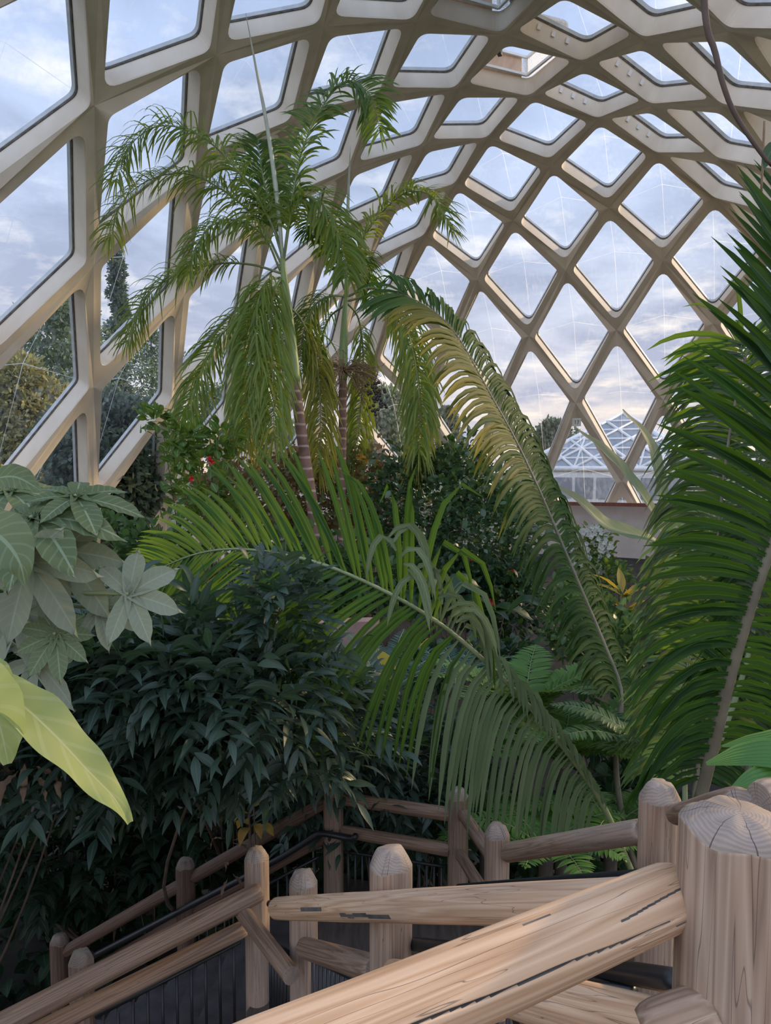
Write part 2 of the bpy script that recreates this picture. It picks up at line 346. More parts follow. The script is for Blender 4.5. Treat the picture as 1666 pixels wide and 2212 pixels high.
# the two opening roof vents: a boxed grey mesh screen with plywood flanks and a motor
for i, (a, b, lab) in enumerate([(4, -1, 'open roof vent with mesh screen and motor, lower of the two in the vault'), (3, 0, 'open roof vent with mesh screen cut by the top edge, upper of the two')]):
    k = [x for x in kept if (x[0], x[1]) == (a, b)][0]; _, _, face, q, cc, n, loop0, to3, arcs, S = k; tot = len(loop0)
    vt = empty('roof_vent', cc+n*DEP, lab, 'vent', 'opening roof vents')
    g = G(); V = [to3(p*.99, DEP-.01) for p in loop0]+[to3(p*.95, DEP+.50) for p in loop0]
    Fc = [[s, (s+1) % tot, tot+(s+1) % tot, tot+s] for s in range(tot)]
    # flanks: alternate plywood and clear mesh
    g.add(V, Fc, [0 if (s//S) in (0, 3) else 1 for s in range(tot)]); g.build('vent_box', [M['ply'], M['mesh']], vt, smooth=False)
    g = G(); 
    for i2 in range(4):
        p, r_ = to3(arcs[i2][2]*.97, DEP+.05), to3(arcs[(i2+1) % 4][2]*.97, DEP+.05); p2, r2 = to3(arcs[i2][2]*.95, DEP+.48), to3(arcs[(i2+1) % 4][2]*.95, DEP+.48)
        for (s_, e_) in ((p, r_), (p2, r2), (p, p2)):
            d_ = nrm(e_-s_); x_ = nrm(np.cross(d_, n+.01))*.03; y_ = nrm(np.cross(d_, x_))*.03
            g.add([s_-x_-y_, s_+x_-y_, s_+x_+y_, s_-x_+y_, e_-x_-y_, e_+x_-y_, e_+x_+y_, e_-x_+y_], [[0, 1, 5, 4], [1, 2, 6, 5], [2, 3, 7, 6], [3, 0, 4, 7], [0, 3, 2, 1], [4, 5, 6, 7]])
    g.build('vent_frame', M['white'], vt, smooth=False)
    g = G(); ex = nrm(q[2]-q[0]); ey = nrm(q[1]-q[3]); m0 = (q[0]+q[3])/2+(cc-(q[0]+q[3])/2)*.38+n*(DEP-.05)
    for (ox, oy, sx_, sy2, sz_) in ((0, 0, .16, .05, .05), (.1, .05, .05, .12, .07), (-.2, .02, .1, .03, .03)):
        c_ = m0+ex*ox+ey*oy; P_ = [c_+ex*sx_*i+ey*sy2*j+n*sz_*k_ for i in (-1, 1) for j in (-1, 1) for k_ in (-1, 1)]
        g.add(P_, [[0, 1, 3, 2], [4, 6, 7, 5], [0, 4, 5, 1], [2, 3, 7, 6], [0, 2, 6, 4], [1, 5, 7, 3]])
    g.build('motor', M['black'], vt, smooth=False)

# ---------------------------------------------------------------- shape helpers
def spline(P, n):
    P = np.asarray(P, float)
    if len(P) == 2: return P[0]+(P[1]-P[0])*np.linspace(0, 1, n)[:, None]
    Q = np.vstack([2*P[0]-P[1], P, 2*P[-1]-P[-2]]); seg = np.linalg.norm(np.diff(P, axis=0), axis=1); cum = np.concatenate([[0], np.cumsum(seg)])
    out = []
    for s in np.linspace(0, cum[-1], n):
        i = min(np.searchsorted(cum, s, 'right')-1, len(P)-2); t = (s-cum[i])/seg[i]; a, b, c, d = Q[i:i+4]
        out.append(.5*((2*b)+(c-a)*t+(2*a-5*b+4*c-d)*t*t+(3*b-a-3*c+d)*t**3))
    return np.array(out)
def tube(g, P, R, seg=8, m=0, lc=None, flat=1.0):
    P = np.asarray(P, float); n = len(P); R = np.broadcast_to(np.asarray(R, float), (n,))
    T = nrm(np.gradient(P, axis=0)); ref = np.array([0, 0, 1.]) if abs(T[0][2]) < .9 else np.array([1., 0, 0])
    V = []; 
    S = nrm(np.cross(T[0], ref))
    for i in range(n):
        S = nrm(S-T[i]*(S@T[i])); B = np.cross(T[i], S)
        for k in range(seg):
            a = 2*PI*k/seg; V.append(P[i]+R[i]*(math.cos(a)*S+flat*math.sin(a)*B))
    Fc = [[i*seg+k, i*seg+(k+1) % seg, (i+1)*seg+(k+1) % seg, (i+1)*seg+k] for i in range(n-1) for k in range(seg)]
    Fc += [list(range(seg))[::-1], list(range((n-1)*seg, n*seg))]
    A = np.zeros((len(V), 3)); A[:, 1] = np.repeat(np.linspace(0, 1, n), seg); A[:, 2] = .5
    g.add(V, Fc, m, A); return g
def tubeobj(name, P, R, mat, parent=None, seg=8, n=None):
    P = np.asarray(P, float); 
    if n: P = spline(P, n); R = np.interp(np.linspace(0, 1, n), np.linspace(0, 1, len(np.atleast_1d(R))), np.atleast_1d(R)) if np.ndim(R) else R
    return tube(G(), P, R, seg).build(name, mat, parent)
def log(name, p0, p1, r0, r1, mats, label=None, cat='rail', group=None, seg=40, nz=26, ends=(1, 1), cracks=(), seed=0, facet=.03, roll=0., wob=.012):
    """a peeled log from p0 to p1, its grain running along its own Z"""
    p0 = np.asarray(p0, float); p1 = np.asarray(p1, float); Ln = np.linalg.norm(p1-p0); r = np.random.default_rng(seed+1)
    z = (p1-p0)/Ln; quat = Vector(z).to_track_quat('Z', 'Y'); inv = quat.inverted(); mid = (p0+p1)/2
    vc = inv @ Vector(nrm(CAM-mid)); vd = inv @ Vector((0, 0, -1)); a0 = math.atan2(vc.y, vc.x); a1 = math.atan2(vd.y, vd.x); sg = 1 if (a1-a0+PI) % (2*PI) > PI else -1
    cracks = [(a0+sg*ca, sg*dca, z0, z1, dep, wd) for ca, dca, z0, z1, dep, wd in cracks]
    ph = r.uniform(0, 6.28, 6); zs = np.concatenate([[0, .012, .03], np.linspace(.06, Ln-.06, nz), [Ln-.03, Ln-.012, Ln]])
    V = []
    for z in zs:
        t = z/Ln; R = r0+(r1-r0)*t; e = 1.
        if ends[0] and z < .035: e = .80+.2*math.sqrt(z/.035)
        if ends[1] and Ln-z < .035: e = .80+.2*math.sqrt((Ln-z)/.035)
        for k in range(seg):
            a = 2*PI*k/seg
            rr = R*e*(1+wob*math.sin(3*a+ph[0]+z*2)+wob*math.sin(5*a+ph[1]-z*3)+.008*math.sin(z*9+ph[2])-facet*max(0, math.cos(2*a+ph[3]))**6)
            for (ca, dca, z0, z1, dep, wd) in cracks:
                if z0 < z < z1:
                    da = (a-(ca+dca*(z-z0)+.02*math.sin(z*23))+PI) % (2*PI)-PI
                    rr -= dep*math.exp(-(da/wd)**2)*min(1, (z-z0)*12, (z1-z)*12)
            V.append((rr*math.cos(a), rr*math.sin(a), z))
    n = len(zs); Fc = [[i*seg+k, i*seg+(k+1) % seg, (i+1)*seg+(k+1) % seg, (i+1)*seg+k] for i in range(n-1) for k in range(seg)]; mi = [0]*len(Fc)
    for (ca, dca, z0, z1, dep, wd) in cracks:
        for i in range(n-1):
            zc = (zs[i]+zs[i+1])/2
            if z0+.03 < zc < z1-.03:
                da = lambda k: abs((2*PI*(k+.5)/seg-(ca+dca*(zc-z0)+.02*math.sin(zc*23))+PI) % (2*PI)-PI)
                for k in range(seg):
                    if da(k) < 2*PI/seg*1.5: mi[i*seg+k] = 2
    Fc += [list(range(seg))[::-1], list(range((n-1)*seg, n*seg))]; mi += [1, 1]
    rot = quat; mats = list(mats)+([M['seam']] if cracks else [])
    o = mk(name, V, Fc, mats, None, None, mi, True, origin=p0, rot=rot.to_euler())
    o.data.polygons[-1].use_smooth = False; o.data.polygons[-2].use_smooth = False
    return tag(o, label, cat, group)
def post(px, top, wpx, d, label, mats, base=0., seed=0, cham=.07, seg=48, facets=8, lean=0., r=None, grp='log fence posts'):
    c = at(px, top, d); R = r or wpx/2/F*d; H = c[2]-base; rg = np.random.default_rng(seed+50); ph = rg.uniform(0, 6.28, 6)
    zs = np.concatenate([np.linspace(0, H-cham-.02, 30), [H-cham, H-cham+.006, H-cham*.55, H-cham*.16, H-.004, H]]); V = []
    ch = [1]*30+[1, .985, .86, .70, .63, .60]
    for z, e in zip(zs, ch):
        for k in range(seg):
            a = 2*PI*k/seg; fa = math.cos(facets*.5*(a+ph[5]))**2
            rr = R*(1+.014*math.sin(3*a+ph[0]+z)+.012*math.sin(4*a+ph[1]-1.3*z)+.008*math.sin(7*a+ph[2]+3*z))
            jag = 1-(1-e)*(1+.16*math.sin(3*a+ph[3])+.10*math.sin(7*a+ph[4])) if e < 1 else 1
            if e < .97: rr *= jag*(1-.07*fa*(1-e)*2.5)
            V.append((rr*math.cos(a)+lean*(z-H), rr*math.sin(a), z+(.008*math.sin(a*2+ph[2])+.006*math.sin(5*a+ph[1]) if e == .985 or e == 1 and z > H-cham-.001 else 0)))
    n = len(zs); V.append((0, 0, H+.006))
    Fc = [[i*seg+k, i*seg+(k+1) % seg, (i+1)*seg+(k+1) % seg, (i+1)*seg+k] for i in range(n-1) for k in range(seg)]
    mi = [1 if i >= 31 else 0 for i in range(n-1) for k in range(seg)]
    Fc += [[(n-1)*seg+k, (n-1)*seg+(k+1) % seg, n*seg] for k in range(seg)]+[list(range(seg))[::-1]]; mi += [1]*seg+[0]
    o = mk('fence_post', V, Fc, mats, None, None, mi, True, origin=(c[0], c[1], base))
    o.rotation_euler.z = rg.uniform(0, 6.28) if not lean else 0
    return tag(o, label, 'post', grp)

# ---------------------------------------------------------------- ground, platform, stairs
def gz(x, y):                            # the planted ground rises towards the far end
    return 1.9*np.clip((y-13)/12, 0, 1)**1.3
xs = np.linspace(-16, 30, 70); ys = np.linspace(-6, 40, 70); XX, YY = np.meshgrid(xs, ys)
rr_ = np.random.default_rng(3); ZZ = gz(XX, YY)+.04*np.sin(XX*2.1)*np.cos(YY*1.7)-.02
Fc = np.array([[j*70+i, j*70+i+1, (j+1)*70+i+1, (j+1)*70+i] for j in range(69) for i in range(69)])
tag(mk('floor', np.stack([XX, YY, ZZ], -1).reshape(-1, 3), Fc, M['soil']), kind='structure')
tag(mk('ground_outside', [(-250, -80, -.4), (250, -80, -.4), (250, 380, -.4), (-250, 380, -.4)], [[0, 1, 2, 3]], M['lawn']), kind='structure')
def slab(name, poly, z, th, mat):
    n = len(poly); V = [(x, y, z) for x, y in poly]+[(x, y, z-th) for x, y in poly]
    return tag(mk(name, V, [list(range(n)), list(range(n, 2*n))[::-1]]+[[i, n+i, n+(i+1) % n, (i+1) % n] for i in range(n)], mat, smooth=False), kind='structure')
LZ = EZ-3.72
slab('floor_landing', [(-.95, 4.72), (-.5, 3.9), (.85, 4.3), (.85, 6.05), (-.45, 6.35)], LZ, .14, M['deck'])
slab('floor_platform', [(-1.2, -1.5), (2.4, -1.5), (2.4, .95), (-1.2, .95)], EZ-1.62, .16, M['deck'])
def flight(name, a, b, w, n, z0, z1, mat):
    a = np.array(a, float); b = np.array(b, float); d = (b-a)/n; s = nrm(np.array([-d[1], d[0]]))*w/2; g = G()
    for i in range(n):
        z = z0+(z1-z0)*(i+1)/(n+1); p = a+d*i; q = p+d*1.12
        P_ = [(*(p-s), z), (*(p+s), z), (*(q+s), z), (*(q-s), z)]; P2 = [(x, y, zz-.17-.01) for x, y, zz in P_]
        g.add(P_+P2, [[0, 1, 2, 3], [7, 6, 5, 4], [0, 4, 5, 1], [1, 5, 6, 2], [2, 6, 7, 3], [3, 7, 4, 0]])
    return tag(g.build(name, mat, smooth=False), kind='structure')
flight('floor_stairs_lower', (-.75, 5.55), (-3.3, 5.75), 1.2, 9, LZ, .0, M['stone'])
flight('floor_stairs_upper', (.18, 4.2), (.62, .95), 1.1, 11, LZ, EZ-1.62, M['stone'])

# ---------------------------------------------------------------- log fence
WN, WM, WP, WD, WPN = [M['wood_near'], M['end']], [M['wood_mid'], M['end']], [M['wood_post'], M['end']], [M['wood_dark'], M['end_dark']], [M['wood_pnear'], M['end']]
post(1592, 1752, 0, 1.36, 'thick pale post cut by the right edge, with wide flat ring-grained top', WPN, 0, 3, cham=.035, seg=72, r=.100, lean=.012)
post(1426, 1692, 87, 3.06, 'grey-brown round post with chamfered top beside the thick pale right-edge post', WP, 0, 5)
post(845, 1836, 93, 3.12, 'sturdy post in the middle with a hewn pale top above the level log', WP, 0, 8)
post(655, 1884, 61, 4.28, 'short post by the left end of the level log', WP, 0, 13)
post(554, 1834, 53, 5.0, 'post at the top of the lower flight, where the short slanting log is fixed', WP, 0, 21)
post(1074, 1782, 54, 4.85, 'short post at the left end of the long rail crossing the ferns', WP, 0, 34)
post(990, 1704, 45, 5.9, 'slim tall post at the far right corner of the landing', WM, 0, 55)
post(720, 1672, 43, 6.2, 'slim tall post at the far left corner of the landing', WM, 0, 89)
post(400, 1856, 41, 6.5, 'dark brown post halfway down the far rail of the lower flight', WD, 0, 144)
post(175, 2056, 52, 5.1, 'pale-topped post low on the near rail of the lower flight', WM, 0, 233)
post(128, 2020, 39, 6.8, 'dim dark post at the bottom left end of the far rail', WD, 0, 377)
def rail(a, b, r0, r1, mats, label, seed=0, **k):
    return log('log_rail', at(*a), at(*b), r0, r1, mats, label, 'rail', 'peeled log rails', seed=seed, **k)
rail((1476, 1926, 1.43), (470, 2352, 1.03), .062, .070, WN, 'big honey-coloured log rail slanting across the bottom foreground, cracked along its length', 1, seg=300, nz=120, facet=.02, cracks=[(.62, -.45, .07, .80, .010, .03), (-.12, .9, .0, .24, .005, .02), (.85, -.2, .0, .12, .006, .02), (-.75, .1, .30, .42, .003, .02)])
rail((598, 1962, 4.06), (1400, 1950, 1.78), .060, .064, WN, 'long level log rail with rounded left end passing behind the slanting foreground log', 2, seg=64, nz=40, facet=.05, cracks=[(.1, .1, .5, .9, .004, .02), (.5, .2, 1.0, 1.6, .005, .02)])
rail((566, 1924, 4.72), (-60, 2246, 4.1), .062, .066, WM, 'upper near log handrail running down to the bottom left corner', 3, facet=.04)
rail((530, 2004, 4.85), (-30, 2286, 4.2), .056, .06, WM, 'lower near log rail parallel below the upper one at bottom left', 4)
rail((519, 1962, 4.72), (630, 2108, 4.04), .050, .050, WM, 'short slanting log with a sawn end between two posts above the lower flight', 5, ends=(1, 0))
rail((656, 2046, 4.12), (812, 2096, 3.22), .055, .06, WM, 'short lower log from the short post to the sturdy middle post', 6)
rail((846, 2098, 2.98), (1000, 2130, 2.2), .045, .05, WN, 'stub of lower log right of the sturdy middle post', 7)
rail((1030, 2122, 2.1), (1450, 2236, 1.62), .062, .07, WN, 'lower log dipping to the right beneath the big slanting foreground log', 8, seg=64)
rail((1395, 2240, 1.34), (1545, 2188, 1.33), .055, .055, WPN, 'rounded log end at the foot of the thick right-edge post', 9)
rail((1640, 1730, 1.48), (1900, 1722, 1.55), .045, .045, WPN, 'log behind the thick post leaving the frame at the right edge', 10)
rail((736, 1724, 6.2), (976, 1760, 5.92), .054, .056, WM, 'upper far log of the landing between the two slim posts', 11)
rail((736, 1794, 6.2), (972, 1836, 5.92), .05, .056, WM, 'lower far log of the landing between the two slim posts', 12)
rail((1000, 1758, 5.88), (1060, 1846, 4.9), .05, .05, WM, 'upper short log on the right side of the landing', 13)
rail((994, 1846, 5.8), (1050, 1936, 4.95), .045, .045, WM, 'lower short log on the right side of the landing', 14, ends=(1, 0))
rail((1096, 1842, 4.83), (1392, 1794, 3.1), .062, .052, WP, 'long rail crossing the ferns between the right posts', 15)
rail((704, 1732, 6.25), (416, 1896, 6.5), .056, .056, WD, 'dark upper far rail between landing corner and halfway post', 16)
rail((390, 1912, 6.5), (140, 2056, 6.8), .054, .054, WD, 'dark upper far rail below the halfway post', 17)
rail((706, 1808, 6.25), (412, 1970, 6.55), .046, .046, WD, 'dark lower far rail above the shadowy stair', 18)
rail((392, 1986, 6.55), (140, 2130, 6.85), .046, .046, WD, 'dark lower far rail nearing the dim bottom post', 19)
rail((1600, 1740, 1.5), (1460, 1760, 2.9), .04, .04, WM, 'short upper log linking the two right posts', 20)
# black metal handrails and baluster panels
def handrail(pts, r, label, brackets=()):
    t = empty('metal_handrail', at(*pts[0]), label, 'handrail', 'black metal handrails')
    tubeobj('rail_tube', spline(ats(pts), 40), r, M['black'], t, 12)
    for (a, b) in brackets: tubeobj('bracket', ats([a, b]), .012, M['black'], t)
handrail([(768, 1806, 6.0), (764, 1812, 6.05), (700, 1800, 6.1), (690, 1800, 6.12), (590, 1862, 6.2), (400, 1962, 6.4), (200, 2066, 6.7)], .026, 'black metal handrail curling round the far left landing post', [((712, 1802, 6.1), (712, 1822, 6.2))])
handrail([(992, 1918, 4.2), (1150, 1906, 3.6), (1400, 1888, 2.95), (1480, 1880, 2.8)], .022, 'thin black handrail just above the long level log')
handrail([(860, 2036, 3.3), (960, 2046, 2.9), (1100, 2062, 2.5), (1300, 2092, 1.95), (1478, 2122, 1.6)], .027, 'black tube handrail below the big slanting foreground log', [((912, 2042, 3.1), (912, 2075, 3.15))])
handrail([(582, 1952, 4.9), (600, 1956, 4.8), (640, 1990, 4.5)], .022, 'stub of black handrail between the two near left posts')
def baluster_panel(a, b, drop, n, label):
    a0, b0 = at(*a), at(*b); t = empty('baluster_panel', a0-np.array([0, 0, drop]), label, 'railing', 'black baluster railings')
    tubeobj('top_bar', [a0, b0], .014, M['black'], t); dz = np.array([0, 0, drop]); tubeobj('bottom_bar', [a0-dz, b0-dz], .014, M['black'], t)
    for i in range(n):
        p = a0+(b0-a0)*(i+.5)/n; tubeobj('baluster', [p, p-dz], .010, M['black'], t, 6)
baluster_panel((745, 1840, 6.15), (962, 1872, 5.95), .62, 14, 'black baluster panel under the far landing logs')
baluster_panel((672, 2070, 4.2), (800, 2130, 3.25), .75, 13, 'black baluster panel between short post and sturdy middle post')
baluster_panel((580, 2030, 4.9), (628, 2060, 4.3), .75, 7, 'black baluster panel under the short slanting log')
baluster_panel((520, 2034, 4.95), (206, 2196, 4.75), .7, 10, 'black baluster panel under the near rails of the lower flight')
baluster_panel((895, 2080, 3.0), (1370, 2140, 1.8), .7, 17, 'black baluster panel beneath the black tube handrail')
baluster_panel((690, 1850, 6.3), (420, 1996, 6.6), .6, 14, 'black baluster panel on the dark far side of the stair')

# ---------------------------------------------------------------- leaf machinery
OV = [.0, .55, .95, 1., .85, .5, .03]; LAN = [.12, .7, 1., .95, .7, .38, .02]; STRAP = [.35, .9, 1., 1., .9, .6, .03]; OBL = [.1, .8, 1., 1, .95, .75, .05]
DN = np.array([0, 0, -1.])
def strips(P, D, N, L, W, droop, prof=LAN, fold=.25, rnd=None, curl=0.):
    """many leaf blades at once: base P, direction D, face normal N, length L, half width W, gravity droop"""
    P = np.array(P, float); n = len(P); sec = len(prof)-1; D = nrm(D); N = np.array(N, float)
    L = np.broadcast_to(L, (n,)); W = np.broadcast_to(W, (n,)); dr = np.broadcast_to(droop, (n,)); rnd = rng.random(n) if rnd is None else np.broadcast_to(rnd, (n,))
    V = np.zeros((n, sec+1, 3, 3)); A = np.zeros((n, sec+1, 3, 3)); pos = P.copy()
    for j in range(sec+1):
        t = j/sec; d = nrm(D+DN*(dr*t**1.15)[:, None]+N*(curl*t)); S = nrm(np.cross(d, N)); Nn = np.cross(S, d); w = (W*prof[j])[:, None]
        V[:, j, 0] = pos-S*w+Nn*w*fold; V[:, j, 1] = pos; V[:, j, 2] = pos+S*w+Nn*w*fold
        A[:, j, 0, 0] = -1; A[:, j, 2, 0] = 1; A[:, j, :, 1] = t; A[:, j, :, 2] = rnd[:, None]
        pos = pos+d*(L/sec)[:, None]
    b = (np.arange(n)*(sec+1)*3)[:, None, None]; j = (np.arange(sec)*3)[None, :, None]; k = np.arange(2)[None, None, :]; i = b+j+k
    Fc = np.stack([i, i+1, i+4, i+3], -1).reshape(-1, 4)
    return V.reshape(-1, 3), Fc, A.reshape(-1, 3)
def frond(parent, pts, n, Lf, W, mat, rmat, nh, droop=1., lean=.6, bare=.0, rad=(.02, .004), vee=.3, fold=.3, prof=STRAP, jit=.12, sides=(1, -1), plume=0., name='frond', label=None, term=True, hang=0., up_L=None, mat2=None, split=0., dside=(1., 1.)):
    """a feather leaf: rachis along pts, leaflets both sides; Lf, droop and lean may be functions of t"""
    R = spline(pts, 60); T = nrm(np.gradient(R, axis=0)); fn = lambda f, t: f(t) if callable(f) else np.full_like(t, float(f))
    g = G()
    nh = np.broadcast_to(np.asarray(nh, float), (3,))
    for s in sides:
        t = np.clip(np.linspace(bare, .995, n)+rng.normal(0, .25/n, n)*(1-bare), 0, 1); x = t*59; i = np.clip(x.astype(int), 0, 58); fr = (x-i)[:, None]
        P = R[i]*(1-fr)+R[i+1]*fr; Tt = nrm(T[i]*(1-fr)+T[i+1]*fr); S = nrm(np.cross(Tt, nh))*s; Nn = nrm(np.cross(S, Tt)*s)
        tb = (t-bare)/(1-bare+1e-9); le = fn(lean, tb)[:, None]+rng.normal(0, jit, n)[:, None]
        ve = vee+(rng.normal(0, plume, n) if plume else 0)
        D = S*np.cos(le)+Tt*np.sin(le)+Nn*np.reshape(ve, (-1, 1))+rng.normal(0, jit*.5, (n, 3))+DN*hang
        L = fn(Lf, tb)*rng.uniform(.88, 1.08, n)
        if up_L and s > 0: L = L*up_L(tb)
        sec2 = (len(prof)-1)*2
        g.add(*(lambda a: (a[0], a[1], np.repeat((split(tb, s) if callable(split) else (tb+rng.normal(0, .04, n) < split)).astype(int), sec2).tolist(), a[2]))(strips(P, D, Nn, L, W*(.55+.45*L/np.max(L)), fn(droop, tb)*(dside[0] if s > 0 else dside[1])*rng.uniform(.8, 1.25, n), prof, fold)))
    if term:
        g.add(*(lambda a: (a[0], a[1], 0, a[2]))(strips(R[-2:-1].repeat(3, 0), T[-1]+rng.normal(0, .25, (3, 3)), nh+np.zeros((3, 3)), fn(Lf, np.array([.98]))[0]*.9, W*.7, fn(droop, np.array([1.]))[0], prof, fold)))
    o = g.build(name, [mat, mat2] if mat2 else mat, parent); tag(o, label)
    tubeobj('rachis', R, np.linspace(rad[0], rad[1], 60), rmat, o, 7)
    return o
def ribbon_leaf(name, path, W, mat, nh, parent=None, cols=9, pleat=0., npl=6, wave=0., fold=.15, prof=None, n=26, label=None, rnd=.5, wfreq=5, asym=1.):
    """one broad blade following a midrib path"""
    P = spline(path, n); T = nrm(np.gradient(P, axis=0)); nh = np.asarray(nh, float); V = []; A = []; prof = prof or OV
    cs = np.linspace(-1, 1, cols)
    for i in range(n):
        t = i/(n-1); S = nrm(np.cross(T[i], nh)); N = np.cross(S, T[i]); w = W*np.interp(t, np.linspace(0, 1, len(prof)), prof)
        for c in cs:
            ww = w*(asym if c > 0 else 1.)
            h = abs(c)*fold*w+pleat*w*math.cos(c*npl*PI)+wave*W*abs(c)**2*math.sin(t*wfreq*6.28+(1.3 if c > 0 else 0))
            V.append(P[i]+S*c*ww+N*h); A.append((c, t, rnd))
    Fc = np.array([[i*cols+k, i*cols+k+1, (i+1)*cols+k+1, (i+1)*cols+k] for i in range(n-1) for k in range(cols-1)])
    o = mk(name, V, Fc, mat, parent, A); return tag(o, label)
def palmate(name, c, nrm_, ax, R, mat, parent, lobes=8, cup=.2, deep=.62, rnd=.5, drp=.35, span=5.6):
    """a lobed umbrella leaf: centre, face normal, main axis, radius"""
    n_ = nrm(np.asarray(nrm_, float)); a_ = nrm(np.asarray(ax, float)); a_ = nrm(a_-n_*(a_@n_)); b_ = np.cross(n_, a_); g = G()
    for k in range(lobes):
        th = (k-(lobes-1)/2)*span/(lobes-1) if lobes > 1 else 0; d = a_*math.cos(th)+b_*math.sin(th); l = R*(1-.34*(abs(th)/3.)**1.2)*random.uniform(.93, 1.05)
        cols = 7; secs = 12; V = []; A = []; S = np.cross(d, n_)
        for j in range(secs+1):
            t = j/secs; w = l*.19*(.95 if t < .02 else 1)*np.interp(t, [0, .25, .45, .65, .85, 1], [.45 if deep > .5 else .9, .82, .98, 1.0, .68, .03])
            for q in np.linspace(-1, 1, cols):
                V.append(np.asarray(c)+d*l*t*(1-.1*abs(q)*t)+S*q*w+n_*(cup*l*.3*t+(-abs(q)*.0+.0)*l+.035*l*math.cos(q*PI)*-1*(1-t*.6)+.012*l*math.sin(t*26)*abs(q))+DN*drp*l*t*t)
                A.append((q, t, rnd))
        g.add(V, np.array([[j*cols+i, j*cols+i+1, (j+1)*cols+i+1, (j+1)*cols+i] for j in range(secs) for i in range(cols-1)]), 0, A)
    return g.build(name, mat, parent)
def blob_points(blobs, n, shell=.55):
    """points spread in ellipsoids given as (centre, rx, ry, rz, weight)"""
    w = np.array([b[4] for b in blobs]); w = w/w.sum(); P = []; O = []
    for b, k in zip(blobs, (w*n).astype(int)+1):
        u = nrm(rng.normal(size=(k, 3))); r = (shell+(1-shell)*rng.random(k)**.6)*(1+.13*rng.normal(size=k)); P.append(b[0]+u*r[:, None]*np.array([b[1], b[2], b[3]])); O.append(u)
    return np.concatenate(P), np.concatenate(O)
def B(px, py, d, rx, ry, depth=.8, w=None):            # an ellipsoid covering a patch of the view
    s = d/F; return (at(px, py, d), rx*s, rx*s*depth, ry*s, (w or rx*ry))
def stems_to(root, base, targets, r, mat, n=6, wig=.12, name='stem'):
    for t in targets:
        base_ = np.asarray(base)+np.array([random.uniform(-.1, .1), random.uniform(-.1, .1), 0]); m = (base_+t)/2+rng.normal(0, wig, 3)*np.linalg.norm(t-base_)*.5
        tubeobj(name, spline([base_, m, t], 14), np.linspace(r, r*.3, 14), mat, root, 7)
def shrub(name, label, blobs, n, L, W, mat, smat, cat='shrub', group=None, kind='single', droop=.6, prof=OV, stems=4, sr=.025, base=None, up=.35, shell=.5, leaflets=7, out=.8, extra=None):
    c = sum(b[0]*b[4] for b in blobs)/sum(b[4] for b in blobs)
    if base is None: base = (c[0], c[1], float(gz(c[0], c[1]))-.02)
    root = empty(name, base, label, cat, group); P, O = blob_points(blobs, n, shell); g = G()
    k = len(P); D = nrm(O*out+rng.normal(0, .55, (k, 3))+np.array([0, 0, up])); 
    if kind == 'single':
        N = nrm(np.array([0, 0, 1.])+rng.normal(0, .45, (k, 3))); Ls = L*rng.uniform(.65, 1.2, k)
        v, f, a = strips(P, D, N, Ls, Ls*W, droop*rng.uniform(.4, 1.4, k), prof, .18); g.add(v, f, 0, a)
    else:                                             # pinnate sprays of leaflets
        cr = rng.random(k)
        if kind == 'pinnate':
            for q in range(leaflets):
                last = q == leaflets-1; tt = .25+.75*(q//2)/((leaflets-1)/2); sgn = 1 if q % 2 else -1
                S = nrm(np.cross(D, np.array([0, 0, 1.])+rng.normal(0, .25, (k, 3)))); rl = L*1.5*rng.uniform(.8, 1.2, k)
                base_p = P+(nrm(D+DN*.35*tt)*(rl*tt)[:, None]); dd = D*.8+(0 if last else S*sgn*.95)+rng.normal(0, .12, (k, 3))
                N = nrm(np.cross(S, D)*np.where((np.cross(S, D)[:, 2:] > 0), 1, -1)+rng.normal(0, .2, (k, 3))); Ls = L*rng.uniform(.8, 1.15, k)
                v, f, a = strips(base_p, dd, N, Ls, Ls*W, droop*rng.uniform(.6, 1.3, k), prof, .22, rnd=np.clip(cr+rng.normal(0, .12, k), 0, 1)); g.add(v, f, 0, a)
        else:                                         # whorls
            for q in range(leaflets):
                a0 = 2*PI*q/leaflets; S = nrm(np.cross(D, rng.normal(0, 1, (k, 3)))) if q == 0 else S; Bv = np.cross(D, S)
                dd = D*.35+S*math.cos(a0)+Bv*math.sin(a0); Ls = L*rng.uniform(.75, 1.15, k)
                v, f, a = strips(P, dd, D+0*dd, Ls, Ls*W, droop, prof, .2, rnd=np.clip(cr+rng.normal(0, .12, k), 0, 1)); g.add(v, f, 0, a)
    g.build('foliage', mat, root)
    if stems:
        idx = rng.choice(len(P), stems, replace=False); stems_to(root, base, [c+(P[i]-c)*.7 for i in idx], sr, smat)
    return root

# leaf and bark materials
M['coco'] = leafmat('coco_leaf', (.014, .046, .009), (.042, .105, .016), .45, (.36, .60, .03), .5, .09, (.12, .18, .05), spec=.2)
M['cocogrey'] = leafmat('coco_greyed_leaf', (.085, .125, .055), (.16, .205, .105), .26, (.22, .34, .06), .5, .09, (.13, .17, .08), spec=.25)
M['sunlit_goldleaf'] = leafmat('sunlit_golden_leaf', (.045, .07, .018), (.10, .11, .025), .36, (.36, .38, .03), .55, .08, (.2, .2, .06), tipc=(.42, .29, .03), spec=.15)  # yellowing blades, with warm sunlight painted into their gold
M['coco2'] = leafmat('arching_leaf', (.018, .046, .012), (.05, .095, .022), .2, (.14, .30, .02), .6, .07, (.09, .13, .04), spec=.1)
M['bigpalm'] = leafmat('big_palm_leaf', (.006, .024, .006), (.017, .053, .010), .30, (.16, .36, .02), .5, .08, (.05, .10, .03), spec=.2)
M['curtain'] = leafmat('curtain_leaf', (.025, .05, .018), (.05, .08, .03), .30, (.2, .3, .04), .5, .1, (.12, .15, .06))
